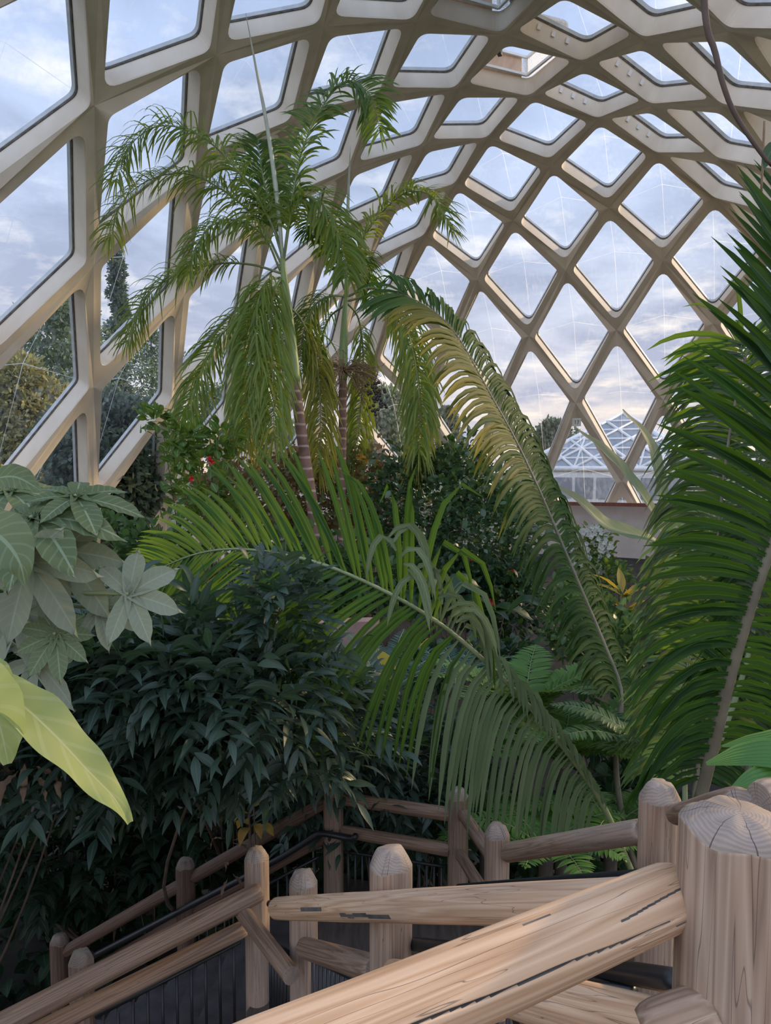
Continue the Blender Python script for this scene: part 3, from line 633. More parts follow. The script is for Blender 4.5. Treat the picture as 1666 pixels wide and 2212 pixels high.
M['xmas'] = leafmat('tall_palm_leaf', (.05, .12, .016), (.17, .25, .045), .46, (.52, .62, .05), .42, .10, (.2, .26, .09), tipc=(.16, .15, .035))
M['xmas_y'] = leafmat('tall_palm_yellow', (.10, .14, .02), (.24, .25, .03), .5, (.60, .55, .04), .45, .10, (.3, .3, .1), tipc=(.45, .36, .04))
M['fern'] = leafmat('fern_leaf', (.085, .195, .045), (.17, .32, .075), .4, (.25, .4, .06), .45)
M['cycad'] = leafmat('cycad_leaf', (.035, .09, .065), (.075, .16, .115), .15, (.15, .3, .15), .45)
M['dark'] = leafmat('dark_leaf', (.018, .036, .025), (.062, .10, .070), .18, (.14, .30, .05), .42, .06, (.09, .13, .08), spec=.45)
M['oval'] = leafmat('small_oval_leaf', (.022, .055, .024), (.085, .15, .07), .22, (.15, .3, .04), .34, spec=.6)
M['bright'] = leafmat('bright_oval_leaf', (.05, .12, .025), (.11, .21, .045), .4, (.32, .45, .05), .42, .06)
M['rust'] = leafmat('rusty_leaf', (.10, .16, .06), (.34, .16, .085), .28, (.35, .22, .08), .5)
M['shade'] = leafmat('shade_darkened_leaf', (.006, .014, .007), (.016, .034, .015), .12, (.06, .14, .03), .55, .06, (.04, .06, .03), spec=.15)  # darker understory leaf: the deep shade at lower left is in the colour
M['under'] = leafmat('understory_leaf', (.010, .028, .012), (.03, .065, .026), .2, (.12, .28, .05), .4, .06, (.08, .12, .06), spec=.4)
M['mid'] = leafmat('mid_leaf', (.045, .10, .035), (.10, .18, .06), .3, (.2, .34, .06), .42, .06, (.15, .2, .1))
M['banana'] = leafmat('banana_leaf', (.16, .24, .12), (.22, .30, .15), .4, (.45, .5, .2), .5, .05, (.35, .38, .22), vein=60, tipc=(.5, .36, .2))
M['cec'] = leafmat('cecropia_leaf', (.10, .135, .06), (.165, .20, .10), .25, (.25, .36, .12), .6, .07, (.24, .30, .18), under=(.27, .30, .235), vein=55, spec=.15)
M['cecg'] = leafmat('cecropia_grey', (.23, .255, .165), (.30, .325, .23), .25, (.3, .36, .2), .75, .06, (.33, .37, .28), vein=55, spec=.1)
M['near'] = leafmat('near_yellowgreen_leaf', (.30, .36, .10), (.42, .46, .17), .45, (.55, .58, .16), .6, .04, (.50, .52, .26), vein=40, patch=((.20, .30, .07), 5.))
M['pleat'] = leafmat('pleated_leaf', (.06, .17, .03), (.09, .22, .05), .35, (.3, .5, .08), .4)
M['var'] = leafmat('variegated_leaf', (.12, .25, .08), (.18, .32, .11), .35, (.4, .5, .2), .45, .12, (.45, .5, .3), tipc=(.4, .42, .25))
M['yellow'] = leafmat('yellow_leaf', (.50, .38, .04), (.60, .44, .06), .45, (.8, .6, .05), .5, patch=((.25, .32, .05), 4.))
M['orange'] = leafmat('orange_leaf', (.42, .20, .04), (.35, .30, .06), .4, (.7, .45, .05), .5)
M['dry'] = leafmat('dry_leaf', (.16, .09, .055), (.26, .16, .10), .3, (.3, .2, .1), .8)
M['tree'] = leafmat('tree_leaf', (.12, .18, .10), (.27, .33, .18), .25, (.3, .36, .15), .7, spec=.1)
M['treey'] = leafmat('sunlit_tree_leaf', (.22, .23, .09), (.46, .40, .16), .2, (.4, .4, .12), .7, spec=.1)  # tree leaf with golden evening light painted into its colour
M['treed'] = leafmat('dark_tree_leaf', (.085, .12, .085), (.18, .23, .16), .2, (.2, .26, .14), .7, spec=.1)
M['white_fl'] = leafmat('white_petal', (.55, .56, .50), (.70, .70, .64), .3, (.7, .7, .6), .6)
M['red_fl'] = leafmat('red_petal', (.55, .02, .03), (.70, .05, .06), .25, (.8, .1, .1), .5)
M['rachis'] = plain('rachis_green', (.16, .20, .08), (.26, .30, .15), 6, .5, (1, 1, 1))
M['rachis_p'] = plain('rachis_pale', (.105, .09, .055), (.18, .155, .10), 6, .55)
M['rachis_w'] = plain('rachis_silver', (.38, .42, .32), (.52, .55, .45), 5, .5)
M['stem'] = plain('shrub_stem', (.075, .05, .035), (.14, .095, .07), 6, .8)
M['twig'] = plain('brown_twig', (.20, .12, .06), (.30, .19, .11), 6, .8)
M['fruit'] = plain('dark_fruit', (.03, .022, .02), (.07, .05, .04), 9, .4)
M['shaft'] = plain('crownshaft', (.17, .25, .07), (.27, .34, .13), 2, .45, (3, 3, .6))
def trunkmat(name, a, b, ring, freq, k=1.):
    m, nt, out = newmat(name); L = nt.links.new; tc = nd(nt, 'TexCoord'); sx = nd(nt, 'SeparateXYZ'); L(tc.outputs['Object'], sx.inputs[0])
    n = nd(nt, 'TexNoise', Scale=5.0, Detail=4.0); L(tc.outputs['Object'], n.inputs['Vector'])
    c = ramp(nt, n.outputs[0], [(.3, a), (.7, b)])
    f = math_(nt, 'FRACT', math_(nt, 'ADD', math_(nt, 'MULTIPLY', sx.outputs[2], float(freq)), math_(nt, 'MULTIPLY', n.outputs[0], .25)))
    c = mixc(nt, math_(nt, 'MULTIPLY', math_(nt, 'LESS_THAN', f, .2), k), c, ring)
    pb = nd(nt, 'BsdfPrincipled', Roughness=.75); L(c, pb.inputs['Base Color']); L(pb.outputs[0], out.inputs[0]); return m
M['trunk'] = trunkmat('ringed_trunk', (.15, .075, .055), (.27, .15, .11), (.42, .30, .24), 5.)
M['bark'] = plain('tree_bark', (.06, .05, .04), (.12, .10, .08), 6, .9)

# ---------------------------------------------------------------- the two tall slender palms
def V3(*a): return np.array(a, float)
TOCAM = -FW
def tall_palm(base, trunk, shaft, r, label, spear):
    bp = at(*base); root = empty('tall_palm', bp, label, 'palm', 'tall slender palms')
    tp = ats(trunk); tubeobj('trunk', spline(np.vstack([bp[None]-[[0, 0, .05]], tp]), 40), np.linspace(r*1.15, r*.9, 40), M['trunk'], root, 18)
    sp_ = spline(ats(shaft), 20); tubeobj('crownshaft', sp_, np.interp(np.linspace(0, 1, 20), [0, .12, .5, 1], [r*.95, r*1.12, r*.95, r*.45]), M['shaft'], root, 16)
    s = spline(ats(spear), 24); tubeobj('spear_leaf', s, np.interp(np.linspace(0, 1, 24), [0, .3, .7, 1], [.035, .045, .028, .004]), M['rachis_w'], root, 8)
    return root
dA, dB = 13.2, 14.6
pa = tall_palm((728, 1500, dA+.3), [(722, 1440, dA+.2), (700, 1260, dA+.1), (671, 1066, dA), (652, 940, dA), (637, 824, dA)], [(637, 826, dA), (628, 740, dA), (619, 650, dA), (610, 560, dA)], .105,
               'taller slender palm with leaning ringed trunk and green crownshaft, crown under the roof', [(610, 560, dA), (601, 450, dA), (580, 290, dA), (550, 130, dA), (531, 28, dA)])
pb_ = tall_palm((757, 1500, dB+.2), [(752, 1440, dB), (744, 1260, dB), (739, 1066, dB), (740, 940, dB), (741, 820, dB)], [(741, 822, dB), (742, 760, dB), (744, 700, dB), (747, 640, dB)], .085,
                'slimmer upright palm with brown fruit cluster below its crown', [(747, 640, dB), (750, 540, dB), (752, 440, dB), (757, 315, dB)])
xl = lambda a: (lambda t: a*(.62+.5*np.sin(np.clip(t, 0, 1)*PI*.85))*(1-.30*t))
def xf(par, pts, d, L=.78, n=58, mat='xmas', droop=2.0, lean=.7, nh=(0, -.55, 1), plume=.45, W=.022, bare=.16, dd=None, **k):
    dd = dd or [0]*len(pts)
    return frond(par, [at(x, y, d+z) for (x, y), z in zip(pts, dd)], int(n*1.55), xl(L*1.12), W*.82, M[mat], M['rachis'], nh, droop, lean, bare, (.024, .004), .25, .3, STRAP, .16, plume=plume, **k)
xf(pa, [(612, 560), (580, 470), (510, 365), (435, 295), (350, 272), (285, 310), (248, 395)], dA, .78, dd=[0, -.1, -.3, -.5, -.6, -.7, -.8], n=75)
xf(pa, [(608, 570), (560, 480), (480, 410), (400, 375), (320, 390), (262, 440), (235, 520)], dA, .82, dd=[0, .2, .4, .5, .6, .6, .6], n=72)
xf(pa, [(606, 585), (570, 510), (510, 475), (455, 490), (420, 540), (408, 590)], dA, .62, n=55, dd=[0, -.3, -.6, -.8, -.9, -.9])
xf(pa, [(606, 590), (545, 572), (470, 570), (390, 590), (320, 640), (275, 740)], dA, .72, n=66, bare=.22)
xf(pa, [(613, 555), (630, 440), (655, 320), (700, 225), (750, 178), (800, 205), (822, 285)], dA, .75, n=75, droop=1.0, lean=.55, nh=(-.5, -.6, .7), mat='bright', W=.03, plume=.2)
xf(pa, [(611, 560), (590, 470), (570, 390), (560, 330), (556, 300)], dA, .78, n=44, droop=.8, lean=.8, nh=(.3, -1, .2), W=.034, plume=.1, dd=[0, .3, .7, 1.2, 1.8], mat='coco')
xf(pa, [(613, 565), (632, 460), (665, 425), (705, 450), (735, 520), (750, 600)], dA, .75, n=62, droop=1.6, dd=[0, -.2, -.4, -.6, -.7, -.8], W=.028)
xf(pa, [(604, 600), (575, 610), (552, 680), (540, 790), (535, 930)], dA, .95, n=80, droop=3.2, dd=[0, -.4, -.7, -.9, -1], plume=.8, bare=.1)
xf(pa, [(607, 600), (590, 640), (585, 740), (590, 850), (592, 950)], dA, .9, n=70, droop=3.2, dd=[0, -.5, -.8, -1, -1], plume=.8, bare=.1)
xf(pa, [(606, 610), (540, 660), (470, 735), (425, 830), (402, 930), (400, 1000)], dA, .75, n=72, droop=2.2, dd=[0, -.2, -.4, -.5, -.6, -.6], plume=.5, bare=.18)
xf(pa, [(622, 660), (650, 690), (680, 760), (692, 880), (690, 1020)], dA, .8, n=60, droop=3., dd=[0, .4, .7, .9, .9], mat='xmas_y', plume=.6)
xf(pa, [(620, 650), (600, 700), (560, 800), (535, 900), (525, 960)], dA, .8, n=55, droop=3., dd=[0, .5, .8, .9, .9], mat='xmas_y', plume=.6)
xf(pb_, [(750, 625), (772, 540), (820, 465), (880, 415), (935, 425), (962, 470), (975, 500)], dB, .66, n=75, droop=1.0, lean=.6, nh=(.2, -.4, 1), plume=.3, dd=[0, -.2, -.4, -.6, -.8, -.9, -.9], W=.026)
xf(pb_, [(744, 640), (715, 640), (680, 660), (655, 720), (648, 800)], dB, .7, n=56, droop=2.4, dd=[0, -.3, -.5, -.6, -.7])
xf(pb_, [(752, 640), (800, 622), (850, 645), (885, 730), (905, 850), (905, 980)], dB, .85, n=78, droop=3.0, dd=[0, -.3, -.6, -.8, -.9, -.9], mat='xmas', plume=.7, bare=.2)
xf(pb_, [(752, 650), (810, 640), (860, 690), (900, 800), (912, 930), (890, 1040)], dB, .75, n=64, droop=3.0, dd=[0, -.1, -.2, -.3, -.3, -.3], mat='xmas_y', plume=.7, bare=.25)
xf(pb_, [(746, 650), (775, 690), (785, 780), (778, 900), (768, 1000)], dB, .7, n=60, droop=3., dd=[0, .4, .7, .8, .8], plume=.6)
xf(pb_, [(744, 625), (725, 560), (700, 500), (685, 480), (668, 500)], dB, .62, n=50, droop=1.4, dd=[0, -.3, -.5, -.7, -.8], mat='coco', W=.028)
xf(pb_, [(750, 625), (775, 575), (790, 560), (800, 590), (802, 650)], dB, .55, n=44, droop=1.8, dd=[0, .3, .6, .8, .9], mat='coco')
xf(pb_, [(743, 660), (710, 690), (690, 760), (700, 850)], dB, .6, n=40, droop=2.5, dd=[0, .4, .6, .7], mat='coco')
def fruiting(par, c, d, n, spread, drop, nf):
    g = G(); gf = G(); p0 = at(*c, d)
    for i in range(n):
        v = rng.normal(0, 1, 3)*np.array([1, .9, .45]); v = nrm(v); e = p0+v*spread*rng.uniform(.5, 1)+DN*drop*rng.uniform(0, 1); m = (p0+e)/2+V3(0, 0, .12)
        tube(g, spline([p0, m, e], 7), np.linspace(.012, .004, 7), 5)
        for j in range(4):
            f = e+rng.normal(0, .09, 3); tube(g, spline([m, (m+f)/2+rng.normal(0, .03, 3), f], 4), .0035, 4)
            for q in range(nf):
                k = f+rng.normal(0, .035, 3); r_ = .010
                gf.add([k+V3(r_, 0, 0), k+V3(0, r_, 0), k-V3(r_, 0, 0), k-V3(0, r_, 0), k+V3(0, 0, r_), k-V3(0, 0, r_)], [[0, 1, 4], [1, 2, 4], [2, 3, 4], [3, 0, 4], [1, 0, 5], [2, 1, 5], [3, 2, 5], [0, 3, 5]])
    o = g.build('flower_stalk', M['twig'], par); gf.build('berry_cluster', M['twig'], o)
fruiting(pb_, (742, 800), dB-.15, 60, .75, .35, 4)
g = G()
for i in range(46):
    x, y = random.choice([(808, 850), (815, 868), (822, 845), (800, 838), (818, 880)]); k = at(x+random.gauss(0, 9), y+random.gauss(0, 9), dB-.5); r_ = .035
    a_ = np.linspace(0, 2*PI, 9)[:-1]; V = [k+r_*V3(math.cos(b)*math.sin(c), math.sin(b)*math.sin(c), math.cos(c)) for c in (.02, .8, 1.57, 2.3, 3.12) for b in a_]
    g.add(V, [[i*8+j, i*8+(j+1) % 8, (i+1)*8+(j+1) % 8, (i+1)*8+j] for i in range(4) for j in range(8)])
tag(g.build('fruit_bunch', M['fruit'], pb_), 'bunch of dark round fruit')
tubeobj('fruit_stalk', spline(ats([(742, 800, dB-.1), (790, 805, dB-.4), (825, 830, dB-.5), (815, 870, dB-.5)]), 14), .012, M['twig'], pb_)

# ---------------------------------------------------------------- the big foreground fronds
def plant(px, py, d, name, label, cat, group=None):
    p = at(px, py, d); b = np.array([p[0], p[1], float(gz(p[0], p[1]))-.03]); return empty(name, b, label, cat, group), b
# the drooping feather palm in the middle
rt, bb = plant(1420, 2000, 6.2, 'feather_palm', 'feather palm whose long frond arches left across the middle and droops behind the fence', 'palm')
fr = frond(rt, ats([(1372, 1900, 5.7), (1300, 1735, 5.5), (1200, 1592, 5.25), (1090, 1470, 5.05), (990, 1378, 4.9), (905, 1318, 4.8), (800, 1262, 4.75), (690, 1217, 4.75), (590, 1194, 4.85), (500, 1186, 5.0), (420, 1198, 5.2), (345, 1228, 5.4)]), 92,
      lambda t: np.interp(t, [0, .12, .3, .5, .75, 1], [.4, .75, 1.1, 1.02, .85, .45]), .0225, M['coco'], M['rachis'], (-.12, -.95, .35), lambda t: np.interp(t, [0, .40, .50, .60, 1], [9, 8.5, 1.6, .45, .5]), lambda t: np.interp(t, [0, .4, .55, 1], [-.1, .1, .62, .95]), .16, (.026, .006), .12, .35, STRAP, .05,
      name='frond', up_L=lambda t: np.interp(t, [0, .38, .48, 1], [.3, .38, 1, 1]), mat2=M['cocogrey'], split=.42)
tubeobj('leaf_base', spline([bb, bb*.5+at(1372, 1900, 5.7)*.5+V3(.03, 0, 0), at(1372, 1900, 5.7)], 12), np.linspace(.07, .028, 12), M['rachis'], rt)
# broken, bleached blades folded over on the far side
g = G(); k = 16; tp = spline(ats([(840, 1160, 4.7), (880, 1230, 4.7), (920, 1262, 4.7), (985, 1345, 4.75)]), k)
g.add(*(lambda a: (a[0], a[1], 0, a[2]))(strips(tp, np.tile(RT*.25+UP*.3, (k, 1))+rng.normal(0, .2, (k, 3)), np.tile(TOCAM, (k, 1)), rng.uniform(.35, .6, k), .02, 5., STRAP, .2)))
tag(g.build('bent_blades', M['cec'], rt), 'pale broken blades bent over the rachis')
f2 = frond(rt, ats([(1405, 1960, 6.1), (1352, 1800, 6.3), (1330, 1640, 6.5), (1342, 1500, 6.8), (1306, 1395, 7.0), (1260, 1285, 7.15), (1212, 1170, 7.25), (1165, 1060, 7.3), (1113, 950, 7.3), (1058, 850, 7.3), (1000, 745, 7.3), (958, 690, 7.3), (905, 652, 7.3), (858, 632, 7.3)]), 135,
      lambda t: 1.08*(.62+.45*np.sin(np.clip(t, 0, 1)*PI*.9))*(1-.25*t), .026, M['coco2'], M['rachis_p'], (.80, -.62, .25), lambda t: np.interp(t, [0, .3, .7, 1], [2.2, 3.0, 2.4, 1.3]), lambda t: np.interp(t, [0, .5, 1], [.3, .35, .7]), .26, (.03, .006), .15, .3, STRAP, .05, name='frond', mat2=M['sunlit_goldleaf'], split=lambda t, s: (t+rng.normal(0, .05, len(t)) > .52) & (t < .93) & (s < 0), dside=(1.15, .6))
# the huge palm at the right edge
rt2, bb2 = plant(1500, 2050, 4.3, 'giant_palm', 'giant dark green feather palm filling the right edge, blades combed to the left', 'palm')
def leafbase(rt_, b_, p, r=.035, m='rachis_p'): tubeobj('leaf_base', spline([b_, (b_+p)/2+V3(.0, .03, 0), p], 12), np.linspace(r*1.5, r, 12), M[m], rt_)
P0 = ats([(1512, 1730, 4.0), (1545, 1600, 3.9), (1585, 1440, 3.8), (1635, 1275, 3.72), (1690, 1120, 3.66), (1740, 960, 3.62), (1775, 800, 3.62), (1790, 640, 3.65), (1780, 500, 3.72)])
frond(rt2, P0, 62, lambda t: np.interp(t, [0, .15, .35, .6, .85, 1], [.70, .76, .78, .85, .80, .5]), .026, M['bigpalm'], M['rachis_p'], (.28, -.92, .30), lambda t: np.interp(t, [0, .18, .3, .5, 1], [2.3, 1.9, .7, .25, .1]), lambda t: np.interp(t, [0, .25, .5, 1], [.05, .0, .28, .85]), .10, (.034, .012), .05, .4, STRAP, .035, name='frond')
leafbase(rt2, bb2, P0[0])
P1 = ats([(1500, 1740, 4.5), (1515, 1560, 4.6), (1532, 1380, 4.7), (1548, 1200, 4.75), (1565, 1020, 4.8), (1590, 860, 4.85), (1620, 740, 4.9)])
frond(rt2, P1, 90, .7, .012, M['curtain'], M['rachis_p'], (-.75, -.6, .2), 2.6, .35, .1, (.02, .006), .1, .3, STRAP, .08, name='frond')
leafbase(rt2, bb2+V3(.1, .1, 0), P1[0], .022)
P2 = ats([(1590, 1760, 4.6), (1640, 1560, 4.7), (1690, 1350, 4.75), (1730, 1150, 4.8)])
frond(rt2, P2, 66, .8, .016, M['bigpalm'], M['rachis_p'], (.3, -.9, .3), 1.6, .3, .05, (.025, .01), .1, .35, STRAP, .06, name='frond'); leafbase(rt2, bb2+V3(.25, .05, 0), P2[0], .025)
P3 = ats([(1480, 1760, 5.2), (1480, 1580, 5.4), (1490, 1400, 5.6), (1510, 1240, 5.7), (1545, 1120, 5.7)])
frond(rt2, P3, 70, .62, .018, M['mid'], M['rachis'], (-.6, -.7, .3), 2.4, .4, .1, (.02, .006), .1, .3, STRAP, .08, name='frond'); leafbase(rt2, bb2+V3(-.1, .3, 0), P3[0], .022)
P4 = ats([(1520, 1700, 4.3), (1620, 1400, 4.5), (1640, 1150, 4.7), (1630, 900, 4.9), (1600, 740, 5.0)])
frond(rt2, P4, 76, .62, .022, M['coco'], M['rachis'], (-.3, -.9, .3), 1.2, .6, .2, (.022, .006), .1, .3, STRAP, .08, name='frond')
P5 = ats([(1760, 1050, 3.45), (1740, 900, 3.4), (1725, 760, 3.4), (1715, 640, 3.4), (1712, 540, 3.4)])
frond(rt2, P5, 9, .46, .034, M['bigpalm'], M['rachis_p'], (.25, -.95, .2), .1, .85, .0, (.02, .008), .05, .4, LAN, .05, name='frond', sides=(-1, 1))
# low bright pleated blades at the right edge
rt3, b3 = plant(1800, 2100, 2.9, 'pleated_palm', 'bright green pleated leaf at the right edge above the thick post', 'palm')
for (pts, w) in (([(1810, 1700, 2.6), (1720, 1640, 2.55), (1620, 1632, 2.55), (1526, 1650, 2.6)], .075), ([(1810, 1710, 2.6), (1720, 1690, 2.5), (1640, 1690, 2.45), (1575, 1712, 2.45)], .085), ([(1810, 1690, 2.6), (1740, 1600, 2.6), (1650, 1600, 2.65), (1560, 1612, 2.7)], .05)):
    ribbon_leaf('leaf_blade', ats(pts), w, M['pleat'], (0, -.5, 1), rt3, 25, .06, 8, 0, .1, [.2, .8, 1, .9, .6, .1])
tubeobj('leaf_stalk', spline([b3, (b3+at(1810, 1700, 2.6))/2+V3(.1, 0, .1), at(1810, 1700, 2.6)], 10), .02, M['rachis'], rt3)

# ---------------------------------------------------------------- cecropia at the left edge and the big near leaf
cb = at(-260, 1500, 3.1); cbase = np.array([cb[0], cb[1], -.02]); rc = empty('cecropia_tree', cbase, 'cecropia with big grey-green lobed umbrella leaves at the left edge', 'tree')
tubeobj('trunk', spline([cbase, cbase*.5+cb*.5+V3(.05, 0, 0), cb, at(-120, 1180, 3.1)], 26), np.linspace(.09, .035, 26), M['bark'], rc, 10)
def umb(px, py, d, nv, ax, R, mat, lobes=8, **k):
    c = at(px, py, d); o = palmate('leaf', c, nv, ax, R, M[mat], rc, lobes, rnd=random.random(), **k)
    s = spline([at(-120, 1200, 3.1), (at(-120, 1200, 3.1)+c)/2+V3(0, 0, -.06), c], 10); tubeobj('leaf_stalk', s, np.linspace(.014, .008, 10), M['rachis'], o, 6); return o
umb(70, 1115, 2.9, (-.1, -.55, .9), (.9, -.1, .1), .42, 'cec', 9, drp=.35)
umb(165, 1070, 3.0, (.2, -.4, 1), (1, 0, -.02), .30, 'cec', 7, drp=.22)
umb(20, 1060, 3.3, (0, -.3, 1), (.6, .3, .1), .34, 'cec', 8)
umb(130, 1190, 2.95, (.1, -1, .1), (.3, -.1, -.9), .34, 'cecg', 8, drp=.15)
umb(60, 1215, 2.8, (.2, -1, -.1), (.5, 0, -.7), .32, 'cecg', 7, drp=.2)
umb(278, 1283, 2.9, (.1, -.85, .35), (.8, 0, .2), .25, 'cecg', 6, drp=.15, span=4.2)
umb(120, 1370, 2.9, (.2, -.9, .5), (.2, -.1, -1), .20, 'cec', 9, drp=.12)
umb(75, 1430, 3.0, (.1, -.9, .1), (.3, 0, -1), .22, 'cecg', 6, drp=.3)
umb(215, 1315, 3.0, (.1, -.6, .6), (.9, 0, -.3), .2, 'cecg', 5, drp=.3, span=3.5)
umb(35, 1320, 3.0, (.2, -.9, .3), (.4, 0, -.8), .26, 'cecg', 7, drp=.3)
for (pts, w, m) in (([(-70, 1120, 2.3), (0, 1160, 2.2), (40, 1210, 2.15), (55, 1265, 2.15)], .085, 'cec'), ([(-40, 1040, 2.6), (30, 1030, 2.6), (90, 1060, 2.6)], .05, 'cec')):
    ribbon_leaf('leaf_lobe', ats(pts), w, M[m], (.1, -.8, .5), rc, 9, 0, 6, .06, .12)
nb = at(-330, 1560, 1.25); nb0 = np.array([nb[0], nb[1], -.02]); rn = empty('young_cecropia', nb0, 'large yellow-green drooping leaf close up at the lower left edge', 'plant')
tubeobj('stem', spline([nb0, nb0*.5+nb*.5+V3(.04, .05, 0), nb, at(-200, 1470, 1.22)], 24), np.linspace(.03, .012, 24), M['rachis'], rn)
ribbon_leaf('leaf_lobe', ats([(-60, 1478, 1.20), (25, 1508, 1.18), (110, 1580, 1.17), (190, 1665, 1.18), (245, 1722, 1.19), (279, 1778, 1.20)]), .042, M['near'], (.62, -.55, .75), rn, 13, .0, 6, .13, .22, [.6, .9, 1, .95, .78, .55, .10], 34, wfreq=3.3)
ribbon_leaf('leaf_lobe', ats([(-120, 1470, 1.17), (-55, 1500, 1.15), (-5, 1560, 1.14), (18, 1650, 1.14)]), .060, M['near'], (-.1, -.9, .5), rn, 11, 0, 6, .06, .15, [.7, 1, 1, .9, .6, .1], 20)
ribbon_leaf('leaf_lobe', ats([(-150, 1460, 1.25), (-80, 1440, 1.25), (-10, 1470, 1.24), (40, 1515, 1.24)]), .04, M['near'], (.3, -.5, .8), rn, 11, 0, 6, .06, .15)

# ---------------------------------------------------------------- shrubs: the dark middle ground
shrub('dark_shrub', 'dark shrub with drooping pointed leaflets at left below the umbrella leaves', [B(150, 1520, 4.9, 250, 170), B(60, 1420, 4.9, 170, 130), B(210, 1400, 4.6, 120, 50)], 640, .20, .125, M['dark'], M['stem'], kind='pinnate', group='dark pinnate shrubs', stems=5, sr=.014, base=(-4.0, 5.2, -.02), shell=.25, out=.45, droop=.9, prof=LAN)
shrub('dark_shrub', 'dark pinnate shrub in the centre left below the arching frond', [B(360, 1425, 4.45, 180, 60), B(520, 1485, 4.5, 180, 70), B(560, 1540, 5.2, 230, 130), B(330, 1590, 5.2, 170, 130)], 980, .20, .125, M['dark'], M['stem'], kind='pinnate', group='dark pinnate shrubs', stems=4, base=(-1.6, 8.4, -.02), shell=.2, out=.45, droop=.9, prof=LAN)
shrub('dark_shrub', 'dark pinnate shrub just behind the tall far posts of the landing', [B(830, 1640, 7.0, 190, 130), B(660, 1640, 6.9, 170, 110), B(930, 1720, 7.2, 110, 90), B(700, 1580, 6.2, 120, 90)], 640, .2, .125, M['dark'], M['stem'], kind='pinnate', group='dark pinnate shrubs', stems=5, droop=.9, prof=LAN)
shrub('dark_shrub', 'sprig of dark pinnate leaves rising in front of the arching frond', [B(605, 1300, 4.3, 55, 70)], 46, .13, .17, M['dark'], M['stem'], kind='pinnate', group='dark pinnate shrubs', stems=3, sr=.010, base=at(560, 1480, 5.2), droop=.7, prof=LAN)
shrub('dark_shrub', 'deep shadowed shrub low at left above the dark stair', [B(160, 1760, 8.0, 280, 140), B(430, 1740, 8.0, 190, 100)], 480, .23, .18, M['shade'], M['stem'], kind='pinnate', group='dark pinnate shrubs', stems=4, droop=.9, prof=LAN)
def limb(pts, r, label):
    root = empty('bare_branch', at(*pts[0]), label, 'branch', 'bare branches among the dark shrubs'); tubeobj('branch', spline(ats(pts), 24), np.interp(np.linspace(0, 1, 24), [0, .4, 1], [r, r, r*.5]), M['stem'], root, 9)
limb([(470, 1650, 5.0), (440, 1632, 5.0), (400, 1600, 5.0), (350, 1548, 5.1), (320, 1490, 5.2)], .042, 'thick pinkish brown limb slanting through the dark shrub left of centre')
limb([(690, 1570, 6.2), (720, 1525, 6.1), (775, 1517, 6.0)], .02, 'thin pale branch just right of the red flower')
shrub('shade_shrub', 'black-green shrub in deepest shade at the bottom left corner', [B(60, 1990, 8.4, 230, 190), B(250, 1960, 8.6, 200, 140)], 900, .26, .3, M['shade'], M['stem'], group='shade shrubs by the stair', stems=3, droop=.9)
shrub('shade_shrub', 'tall dense shrub added unseen left of the viewing deck to block sky light', [B(-700, 1500, 3.4, 420, 560, .9), B(-620, 1900, 4.2, 380, 400, .9)], 1500, .28, .3, M['under'], M['stem'], stems=3, droop=.9)  # unseen shrub, added to keep sky light off the lower left
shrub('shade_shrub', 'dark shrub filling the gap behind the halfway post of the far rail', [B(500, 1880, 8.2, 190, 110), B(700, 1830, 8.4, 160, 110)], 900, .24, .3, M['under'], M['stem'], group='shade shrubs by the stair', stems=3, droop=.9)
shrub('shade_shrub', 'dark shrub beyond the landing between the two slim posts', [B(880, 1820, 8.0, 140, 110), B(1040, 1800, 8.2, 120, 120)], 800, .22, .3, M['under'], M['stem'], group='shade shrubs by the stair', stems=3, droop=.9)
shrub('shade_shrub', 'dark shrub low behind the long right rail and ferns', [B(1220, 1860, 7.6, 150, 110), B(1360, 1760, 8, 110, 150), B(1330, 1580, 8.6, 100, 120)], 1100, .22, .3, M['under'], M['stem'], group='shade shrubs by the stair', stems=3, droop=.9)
# big soft leaves in the shadow under the shrubs
def bigleaf(name, label, px, py, d, n, L, W, mat, spread, up=.9, droop=.9, group=None, prof=OV, ht=None, cat='plant', pleat=0., wave=.05, fold=.2, stalk=True):
    root, b = plant(px, py, d, name, label, cat, group); c = at(px, py, d)
    for i in range(n):
        a = 2*PI*i/n+random.uniform(-.4, .4); o = V3(math.cos(a), math.sin(a), 0); l = L*random.uniform(.75, 1.15); s = c+o*spread*random.uniform(.3, 1)+V3(0, 0, random.uniform(-.15, .2))
        d1 = nrm(o+V3(0, 0, up*random.uniform(.4, 1.3))); p2 = s+d1*l*.5; p3 = p2+nrm(d1+DN*droop)*l*.5
        lf = ribbon_leaf('leaf', [s, p2, p3], l*W, mat, nrm(V3(0, 0, 1)-d1*.3+rng.normal(0, .15, 3)), root, 7, pleat, 6, wave, fold, prof, 16, rnd=random.random())
        if stalk: tubeobj('leaf_stalk', spline([b, (b+s)/2+o*.04, s], 8), .007, M['stem'], lf, 5)
    return root
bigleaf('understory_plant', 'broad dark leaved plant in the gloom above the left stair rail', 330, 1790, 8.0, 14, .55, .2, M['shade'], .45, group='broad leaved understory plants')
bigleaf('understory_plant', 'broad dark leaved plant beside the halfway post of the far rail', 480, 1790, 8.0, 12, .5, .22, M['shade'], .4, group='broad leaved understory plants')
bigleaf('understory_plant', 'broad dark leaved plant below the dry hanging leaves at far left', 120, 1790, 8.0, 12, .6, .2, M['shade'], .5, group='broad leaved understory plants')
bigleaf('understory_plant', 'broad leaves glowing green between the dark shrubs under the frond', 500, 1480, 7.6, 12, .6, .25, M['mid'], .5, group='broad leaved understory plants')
bigleaf('understory_plant', 'broad dark leaved plant behind the far landing logs', 860, 1790, 6.9, 12, .4, .25, M['under'], .4, group='broad leaved understory plants')
